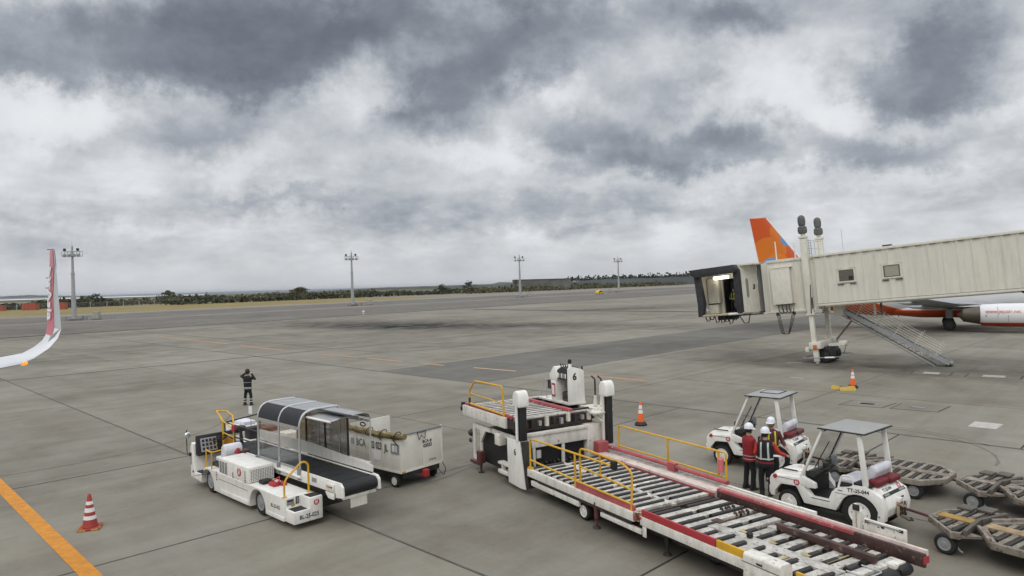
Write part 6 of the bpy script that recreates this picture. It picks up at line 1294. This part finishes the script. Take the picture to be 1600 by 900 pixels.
    for x, dpt in ((-7.4, .3), (-7.1, .2), (-6.7, .45), (-6.3, .5), (-6.0, .45), (-5.7, .6), (-5.4, .35)): u.tube([(x, y0 + .2, z0 - .15), (x + .08, y0 + .2, z0 - .15 - dpt), (x + .25, y0 + .25, z0 - .2 - dpt * .8), (x + .3, y0 + .3, z0 - .15)], .04, 5)
    u.tube([(-4.9, y0 + .1, z0 - .1), (-4.55, y0 + .1, z0 - .75), (-4.25, y0 + .1, z0 - .75), (-4.1, y0 + .2, z0 - .1)], .04, 5); u.build('cable_loop', Mblack, t, smooth=True)
    MB().box(-6.6, -5.3, .0, .8, z0 - .45, z0 - .15).build('cab_motor', Mblack, t, bevel=.05); MB().box(-5.3, -3.4, .1, .4, z0 - .24, z0 - .15).build('cab_beam', Mdark, t)
    MB().tube([(-4.3, .6, z0 - .2), (-2.8, .7, 3.5)], .06, 6).build('cab_strut', Mcream2, t)
    return M
Mbel = mat('black_bellows', (.030, .031, .036), .7, var=.4, scale=3, bump=.5)
cab()
jm = Matrix.Translation((19.97, 45.735, 0)) @ Euler(JR).to_matrix().to_4x4()
pc = jm @ Vector((-6.15, 1.9, 3.73))
person('worker in dark clothes with a lime vest standing in the doorway inside the bridge cab', tuple(pc), 140, (((-.27, .04, 1.13), (-.2, .22, 1.0)), ((.27, .05, 1.13), (.18, .24, 1.05))), bands=((.98, 1.02, Mlime),), straps=Mlime, helmet=False, gloves=False)

# ------------------------------------------------------------------ parked airliner (x forward, y to its left)
def airliner():
    t = thing('airliner', 'white and orange parked airliner seen past the boarding bridge, with an orange tail fin', 'airliner', (44.45, 71.15, 0), -31)
    m = bpy.data.materials.new('airliner_paint'); m.use_nodes = True; q = m.node_tree; b = q.nodes['Principled BSDF']; b.inputs['Roughness'].default_value = .3
    co = nd('ShaderNodeTexCoord', q).outputs['Object']; sp = nd('ShaderNodeSeparateXYZ', q); lk(co, sp.inputs[0], q)
    hgt = mth('SUBTRACT', sp.outputs[2], mth('ADD', mth('MULTIPLY', mth('MAXIMUM', mth('MULTIPLY', mth('ADD', sp.outputs[0], 4, tree=q), -1, tree=q), 0, tree=q), .30, tree=q), 1.95, tree=q), tree=q)
    c = ramp(mth('ADD', mth('MULTIPLY', hgt, 20, tree=q), .5, tree=q), [(.45, (.55, .075, .012)), (.55, (.70, .70, .71))], q); lk(c, b.inputs['Base Color'], q)
    st = [(16, 3.1, .1), (15.6, 3.1, .7), (14.6, 3.15, 1.2), (12.5, 3.25, 1.75), (10, 3.3, 1.88), (0, 3.3, 1.88), (-7, 3.3, 1.88), (-10, 3.45, 1.72), (-13.5, 3.8, 1.35), (-17, 4.2, .85), (-19.6, 4.5, .3), (-19.9, 4.52, .1)]
    MB().loft([[(x, r * math.cos(2 * PI * k / 28), z + r * math.sin(2 * PI * k / 28) * 1.05) for k in range(28)] for x, z, r in st]).build('fuselage', m, t, smooth=True)
    for k in range(34): MB().box(9.5 - k * .53, 9.72 - k * .53, -1.90, -1.82, 3.72, 4.02).build('cabin_window', Mdark, t)
    # fin
    fm = bpy.data.materials.new('tail_fin_paint'); fm.use_nodes = True; q = fm.node_tree; b = q.nodes['Principled BSDF']; b.inputs['Roughness'].default_value = .35
    co = nd('ShaderNodeTexCoord', q).outputs['Object']; sp = nd('ShaderNodeSeparateXYZ', q); lk(co, sp.inputs[0], q)
    def disc(x, z, rx, rz):
        w = nd('ShaderNodeMapping', q); w.vector_type = 'TEXTURE'; w.inputs['Location'].default_value = (x, 0, z); w.inputs['Scale'].default_value = (rx, 1000, rz); lk(co, w.inputs[0], q)
        return mth('LESS_THAN', vmth('LENGTH', w.outputs[0], None, q), 1.0, tree=q)
    col = None
    cur = nd('ShaderNodeRGB', q); cur.outputs[0].default_value = (.60, .085, .008, 1); cur = cur.outputs[0]
    for (x, z, rx, rz, cc_) in ((-17.3, 8.6, 1.9, 1.7, (.66, .17, .008)), (-15.6, 10.9, 1.6, 1.2, (.66, .16, .008)), (-16.4, 7.4, 1.2, 1.0, (.72, .20, .01)), (-13.4, 7.3, 1.4, .9, (.66, .17, .008)), (-15.1, 10.0, .95, .85, (.09, .27, .55)), (-17.0, 6.9, 1.2, 1.0, (.12, .34, .62))):
        x_ = nd('ShaderNodeMix', q, data_type='RGBA'); lk(disc(x, z, rx, rz), x_.inputs[0], q); lk(cur, x_.inputs[6], q); x_.inputs[7].default_value = (*cc_, 1); cur = x_.outputs[2]
    lk(cur, b.inputs['Base Color'], q)
    def foil(p0, p1, th, name, mm, axis):
        """p = (le, te, span coordinate, other coordinate)"""
        rings = []
        for (le, te, s_, o_), w in zip((p0, p1), th):
            c = te - le; pr = [(0, 0), (.08, .55), (.3, 1), (.65, .7), (1, .05), (1, -.05), (.65, -.7), (.3, -1), (.08, -.55)]
            rings.append([(le + c * f, w * g, s_) if axis == 'z' else (le + c * f, s_, o_ + w * g) for f, g in pr])
        return MB().loft(rings).build(name, mm, t, smooth=True)
    foil((-11.9, -18.0, 4.9, 0), (-17.5, -19.4, 12.5, 0), (.28, .11), 'tail_fin', fm, 'z')
    MB().tube([(-11.9, 0, 4.95), (-17.55, 0, 12.5)], [.13, .06], 6).build('fin_edge', Mconew, t, smooth=True); MB().tube([(-18.05, 0, 4.95), (-19.42, 0, 12.5)], .03, 5).build('fin_trailing_edge', Mconew, t); MB().tube([(-17.5, 0, 12.52), (-19.42, 0, 12.52)], .05, 5).build('fin_cap', Morange, t)
    MB().prism([(-8.2, 5.1), (-12.2, 5.0), (-12.6, 6.1)], 'y', -.10, .10).build('dorsal_fin', fm, t)
    for s in (-1, 1): foil((-16.0, -19.0, s * .6, 4.7), (-19.2, -20.6, s * 7.0, 5.4), (.16, .07), 'tailplane', Mconew, 'y')
    for s in (-1, 1):
        foil((4.6, -2.4, s * 1.6, 2.35), (.4, -2.2, s * 5.6, 2.75), (.42, .26), 'inner_wing', Mwing, 'y'); foil((.4, -2.2, s * 5.6, 2.75), (-5.6, -7.2, s * 17.0, 4.3), (.26, .08), 'outer_wing', Mwing, 'y')
        for y, x in ((3.6, -2.0), (7.4, -2.6), (10.6, -4.2)): MB().lathe([(.001, 1.6), (.16, 1.0), (.22, 0), (.16, -1.0), (.001, -1.7)], (x, s * y, 2.25 + .14 * (y - 3)), 'x', 10).build('flap_fairing', Mwing, t, smooth=True)
    MB().loft([[(x, 1.75 * w * math.cos(a), 2.0 + .85 * w * math.sin(a) * 1.0) for a in [2 * PI * k / 20 for k in range(20)]] for x, w in ((6.2, .3), (4.8, .85), (2, 1.05), (-2.5, 1.05), (-4.6, .8), (-6, .3))]).build('belly_fairing', m, t, smooth=True)
    # engines
    for s in (-1, 1):
        y, z = s * 4.83, 1.62
        em = m_engine
        n_ = MB().lathe([(.86, 2.42), (1.0, 2.6), (1.07, 4.0), (1.10, 5.6), (1.05, 6.6), (.96, 6.92), (.86, 6.8), (.80, 6.0), (.80, 2.5)], (0, y, z), 'x', 32).build('engine_nacelle', em, t, smooth=True)
        MB().lathe([(.86, 2.40), (.70, 1.5), (.62, 1.05), (.52, 1.05), (.001, .55)], (0, y, z), 'x', 24).build('engine_nozzle', Mnoz, n_, smooth=True); MB().lathe([(.001, 6.0), (.22, 5.9), (.8, 5.7), (.8, 5.6), (.001, 5.6)], (0, y, z), 'x', 20).build('engine_fan', Mdark, n_, smooth=True)
        MB().prism([(5.6, z + .95), (2.2, z + .8), (.2, 2.4), (3.2, 2.62)], 'y', y - .13, y + .13).build('pylon', Mconew, t)
        if s < 0:
            def wrap(co):
                th = math.asin(max(-1, min(1, (co.z - z) / 1.09))); rr_ = 1.10
                return Vector((co.x, y - rr_ * math.cos(th), z + rr_ * math.sin(th)))
            letter('www.jejuair.net', .46, n_, (4.15, y - 1.1, z + .38), (1, 0, 0), (0, 0, 1), m=Mortext, bold=.004, sx=.92, bend=wrap)
            for px, pz, pr in ((2.85, -.02, .06), (4.55, -.02, .05), (5.1, .0, .04)): MB().lathe([(.001, -.01), (pr, 0), (.001, .02)], (px, y - 1.075, z + pz), 'y', 8).build('access_port', Mdark, n_)
            for px, z0, z1 in ((3.75, -.25, .85), (4.55, -.6, -.05)): MB().tube([(px, y - 1.1 * math.cos(math.asin(q_ / 1.1)), z + q_) for q_ in [z0 + (z1 - z0) * k / 6 for k in range(7)]], .012, 4).build('cowl_seam', Mgrey, n_)
    # main gear
    for s in (-1, 1):
        MB().cyl((0, s * 2.75, .55), (.1, s * 2.5, 2.5), .13, 8).build('gear_leg', Mdark, t); MB().prism([(-.3, 1.2), (.3, 1.2), (.3, 2.1), (-.3, 2.1)], 'y', s * 2.75, s * 2.8).build('gear_door', Mgrey, t)
        for o_ in (-.43, .43): wheel(t, (0, s * 2.86 + o_, .56), .56, .40, -1, Mdark, 26, .5)
    MB().cyl((15.6 - 4.0 + 4, 0, .4), (15.4, 0, 2.2), .09, 8).build('nose_leg', Mgrey, t)
    for o_ in (-.2, .2): wheel(t, (15.55, o_, .35), .35, .2, -1, Mgrey, 18)
    MB().cyl((-4.4, -.6, 1.15), (-4.5, -.6, 1.42), .04, 6).build('drain_mast', Mgrey, t)
    return t
m_engine = bpy.data.materials.new('engine_paint'); m_engine.use_nodes = True
q = m_engine.node_tree; b = q.nodes['Principled BSDF']; b.inputs['Roughness'].default_value = .3; sp = nd('ShaderNodeSeparateXYZ', q); lk(nd('ShaderNodeTexCoord', q).outputs['Object'], sp.inputs[0], q)
lk(ramp(mth('ADD', mth('MULTIPLY', mth('SUBTRACT', sp.outputs[2], .95, tree=q), 20, tree=q), .5, tree=q), [(.45, (.50, .055, .012)), (.55, (.72, .72, .72))], q), b.inputs['Base Color'], q)
Mwing = mat('grey_wing', (.30, .31, .32), .4, var=.06, dirt=.15); Mnoz = mat('brown_nozzle', (.11, .09, .07), .5, metal=.5, var=.2); Mortext = mat('orange_lettering', (.55, .10, .03), .5)
airliner()

# ------------------------------------------------------------------ wing tip of our own aircraft
def own_wing():
    from mathutils import Vector as V3
    d = lambda u, v: fw + rt * ((u - 800) / FPX) - up * ((v - 450) / FPX)
    LE = [(-13.6, 8.0, 4.15), (-11.0, 9.8, 4.32)] + []
    def pt(u, v, Y): k = d(u, v); return V3((0, 0, CAMH)) + k * (Y / k.y)
    # leading and trailing edge stations measured on the real tip; LE nearer, TE further aft
    le = [pt(-260, 600, 9.6), pt(-120, 592, 10.8), pt(0, 575, 11.9), pt(32, 569, 12.5), pt(53, 560, 12.9), pt(77, 544, 13.3), pt(90, 529, 13.5), pt(95.5, 515, 13.6), pt(93.5, 488, 13.7), pt(90.7, 461, 13.85), pt(86.7, 413, 14.05), pt(84.6, 393, 14.2), pt(83, 388.5, 14.28)]
    te = [pt(-260, 573, 11.4), pt(-120, 571, 12.0), pt(0, 558.7, 12.7), pt(34.7, 552, 13.2), pt(52, 543, 13.5), pt(66, 532, 13.85), pt(72, 522, 14.0), pt(74.2, 509, 14.1), pt(75.2, 485, 14.2), pt(76, 466, 14.3), pt(77.6, 434, 14.4), pt(78.3, 395, 14.55), pt(79, 389, 14.55)]
    t = thing('aircraft_wing_tip', 'white wing tip with an upturned red winglet entering from the left edge', 'wing tip', le[2])
    base = V3(le[2]); rings = []
    for i, (a, b) in enumerate(zip(le, te)):
        c = b - a; j0, j1 = max(0, i - 1), min(len(le) - 1, i + 1); s_ = (le[j1] - le[j0]); n = c.cross(s_).normalized(); th = c.length * (.055 if i < 6 else .04)
        pr = [(0, 0), (.06, .6), (.25, 1), (.5, .95), (.75, .55), (1, .06), (1, -.06), (.75, -.4), (.5, -.7), (.25, -.75), (.06, -.5)]
        rings.append([a + c * f + n * th * g - base for f, g in pr])
    k = 7
    MB().loft([[tuple(p) for p in r] for r in rings[:k + 1]]).build('wing', Mowhite, t, smooth=True); MB().loft([[tuple(p) for p in r] for r in rings[k:]]).build('winglet', Mowing, t, smooth=True)
    # red inner face: a skin over the aft two thirds, on both sides
    for side in (0, 1):
        v = []; cols = [(.42, .0), (.62, .0), (.8, .0), (1.0, .0)]
        n_c = 6
        for i in range(k - 1, len(le)):
            a, b = le[i], te[i]; c = b - a; j0, j1 = max(0, i - 1), min(len(le) - 1, i + 1); n = c.cross(le[j1] - le[j0]).normalized(); th = c.length * (.055 if i < 6 else .04)
            f0 = .40 if i < len(le) - 3 else .05
            for q_ in range(n_c):
                f = f0 + (1.0 - f0) * q_ / (n_c - 1)
                g = (.95 + (.55 - .95) * (f - .5) / .25 if f < .75 else .55 + (.06 - .55) * (f - .75) / .25) if f >= .5 else (.98 if f > .2 else .6)
                g2 = (-.7 + (-.4 + .7) * (f - .5) / .25 if f < .75 else -.4 + (-.06 + .4) * (f - .75) / .25) if f >= .5 else -.75
                gg = g if side == 0 else g2
                v.append(tuple(a + c * f + n * (th * gg + (.006 if side == 0 else -.006)) - base))
        m_ = len(le) - (k - 1)
        MB().add(v, [(i * n_c + j, i * n_c + j + 1, (i + 1) * n_c + j + 1, (i + 1) * n_c + j) for i in range(m_ - 1) for j in range(n_c - 1)]).build('red_panel', Mored, t, smooth=True)
    # lettering down the inner face, laid on the skin
    me = text_mesh('AirAsia', .40, .012); sts = list(range(6, len(le)))
    acc_ = [0.0]
    for i in sts[1:]: acc_.append(acc_[-1] + (le[i] * .4 + te[i] * .6 - le[i - 1] * .4 - te[i - 1] * .6).length)
    cen = acc_[-1] * .49
    def on_skin(co):
        L = min(max(cen - co.x * 1.02, 0), acc_[-1] - 1e-4); j = max(k_ for k_ in range(len(acc_)) if acc_[k_] <= L); j = min(j, len(acc_) - 2); f = (L - acc_[j]) / (acc_[j + 1] - acc_[j])
        i = sts[j]; a = le[i].lerp(le[i + 1], f); b = te[i].lerp(te[i + 1], f); c = b - a; n = c.cross(le[i + 1] - le[i]).normalized()
        if n.dot(V3((0, 0, CAMH)) - a) < 0: n = -n
        return a + c * (.68 - co.y / c.length * 1.0) + n * (c.length * .042 + .014) - base
    for v in me.vertices: v.co = on_skin(v.co.copy())
    me.materials.clear(); link('lettering', me, Mowlet, t)
    nl = MB().lathe([(.001, -.09), (.035, -.05), (.042, .0), (.03, .05), (.001, .08)], tuple(le[3] * .6 + le[4] * .4 - base + V3((-.03, -.02, -.02))), 'x', 12).build('navigation_lamp', Mnav, t, smooth=True)
    MB().tube([tuple(le[7] - base + (te[7] - le[7]) * .04), tuple(le[6] - base + (te[6] - le[6]) * .3 + V3((0, -.03, .0))), tuple(le[5] - base + (te[5] - le[5]) * .35)], [.02, .05, .01], 6).build('grey_fairing', Mgrey, t, smooth=True)
    w = MB()
    for i in (9, 10, 11): pass
    for f in (te[12] * .9 + te[11] * .1, te[10], te[9] * .5 + te[10] * .5): w = MB().cyl(tuple(f - base), tuple(f - base + V3((-.11, .06, 0))), .008, 4).build('static_wick', Mdark, t)
Mowhite = mat('white_wing_paint', (.66, .67, .68), .35, var=.05, dirt=.10); Mowing = mat('grey_winglet_paint', (.46, .47, .47), .35, var=.06, dirt=.1); Mored = mat('red_winglet_paint', (.52, .10, .13), .35, var=.05); Mowlet = mat('white_wing_lettering', (.78, .78, .78), .4, var=.02)
own_wing()

# ------------------------------------------------------------------ cones and chocks
def cone(label, loc, base, bands, bodym, h, square, rot=20):
    t = thing('traffic_cone', label, 'traffic cone', loc, rot)
    b0 = .20 if square else .17; zb = .06
    prof = lambda z: b0 * .86 - (b0 * .86 - .035) * (z - zb) / (h - zb)
    MB().lathe([(prof(zb) * 1.06, zb), (prof(zb + .06), zb + .06), (prof(h - .03), h - .03), (.02, h), (.001, h)], (0, 0, 0), 'z', 20).build('cone_body', bodym, t, smooth=True)
    for z0, z1, m_ in bands: MB().lathe([(prof(z0) + .004, z0), (prof(z1) + .004, z1)], (0, 0, 0), 'z', 20).build('reflective_band', m_, t, smooth=True)
    if square:
        MB().box(-.24, .24, -.24, .24, 0, .05).build('cone_base', bodym, t, bevel=.02)
        for s in (0, 1, 2, 3):
            M = Matrix.Rotation(s * PI / 2, 4, 'Z')
            for a in (-.22, .06): MB().box(a, a + .16, -.247, -.241, .008, .042, M).build('base_strip', base, t)
    else: MB().lathe([(.25, 0), (.26, .05), (.22, .10), (.19, .14), (.17, .145)], (0, 0, 0), 'z', 8).build('cone_base', base, t, bevel=.01)
    return t
cone('dark red traffic cone with three white bands, near the orange line', (-10.66, 17.33, 0), Mgold, ((.24, .33, Mconew), (.42, .52, Mconew), (.60, .68, Mconew)), Mconer, .86, True)
cone('orange traffic cone on a black base beyond the cargo loader railing', (5.0, 27.85, 0), Mblack, ((.48, .62, Mconew), (.66, .80, Mconew)), Mconeo, .93, False)
cone('orange traffic cone on a black base beside the yellow chocks under the bridge', (17.28, 35.62, 0), Mblack, ((.48, .62, Mconew), (.66, .80, Mconew)), Mconeo, .93, False)
def chock(label, loc, rot, L):
    t = thing('wheel_chock', label, 'wheel chock', loc, rot)
    MB().prism([(-.14, 0), (.14, 0), (.05, .15), (-.05, .15)], 'x', -L / 2, L / 2).build('chock_block', Mgold, t, bevel=.015)
    MB().tube([(L / 2 - .03, 0, .12), (L / 2 + .05, .06, .17), (L / 2 + .10, .02, .06)], .014, 5).build('chock_rope', Mblack, t)
chock('long yellow wheel chock in front, lying beside the furthest orange cone', (16.62, 34.85, 0), -12, .75); chock('short yellow wheel chock nearest the furthest orange cone', (16.95, 35.2, 0), 28, .5); chock('yellow wheel chock at the back left of the heap by the furthest cone', (16.3, 35.4, 0), -50, .4)

# ------------------------------------------------------------------ sea haze in the air
hm = bpy.data.materials.new('sea_haze'); hm.use_nodes = True; q = hm.node_tree
for n in list(q.nodes): q.nodes.remove(n)
pv_ = nd('ShaderNodeVolumePrincipled', q); pv_.inputs['Color'].default_value = (.86, .90, .96, 1); pv_.inputs['Density'].default_value = .000028; pv_.inputs['Anisotropy'].default_value = .2
lk(pv_.outputs[0], nd('ShaderNodeOutputMaterial', q).inputs['Volume'], q)
tag(MB().box(-31000, 31000, -400, 41000, -4.2, 60).build('haze', hm, kind='stuff'), 'thin pale sea haze over the whole airfield and coast', 'haze')
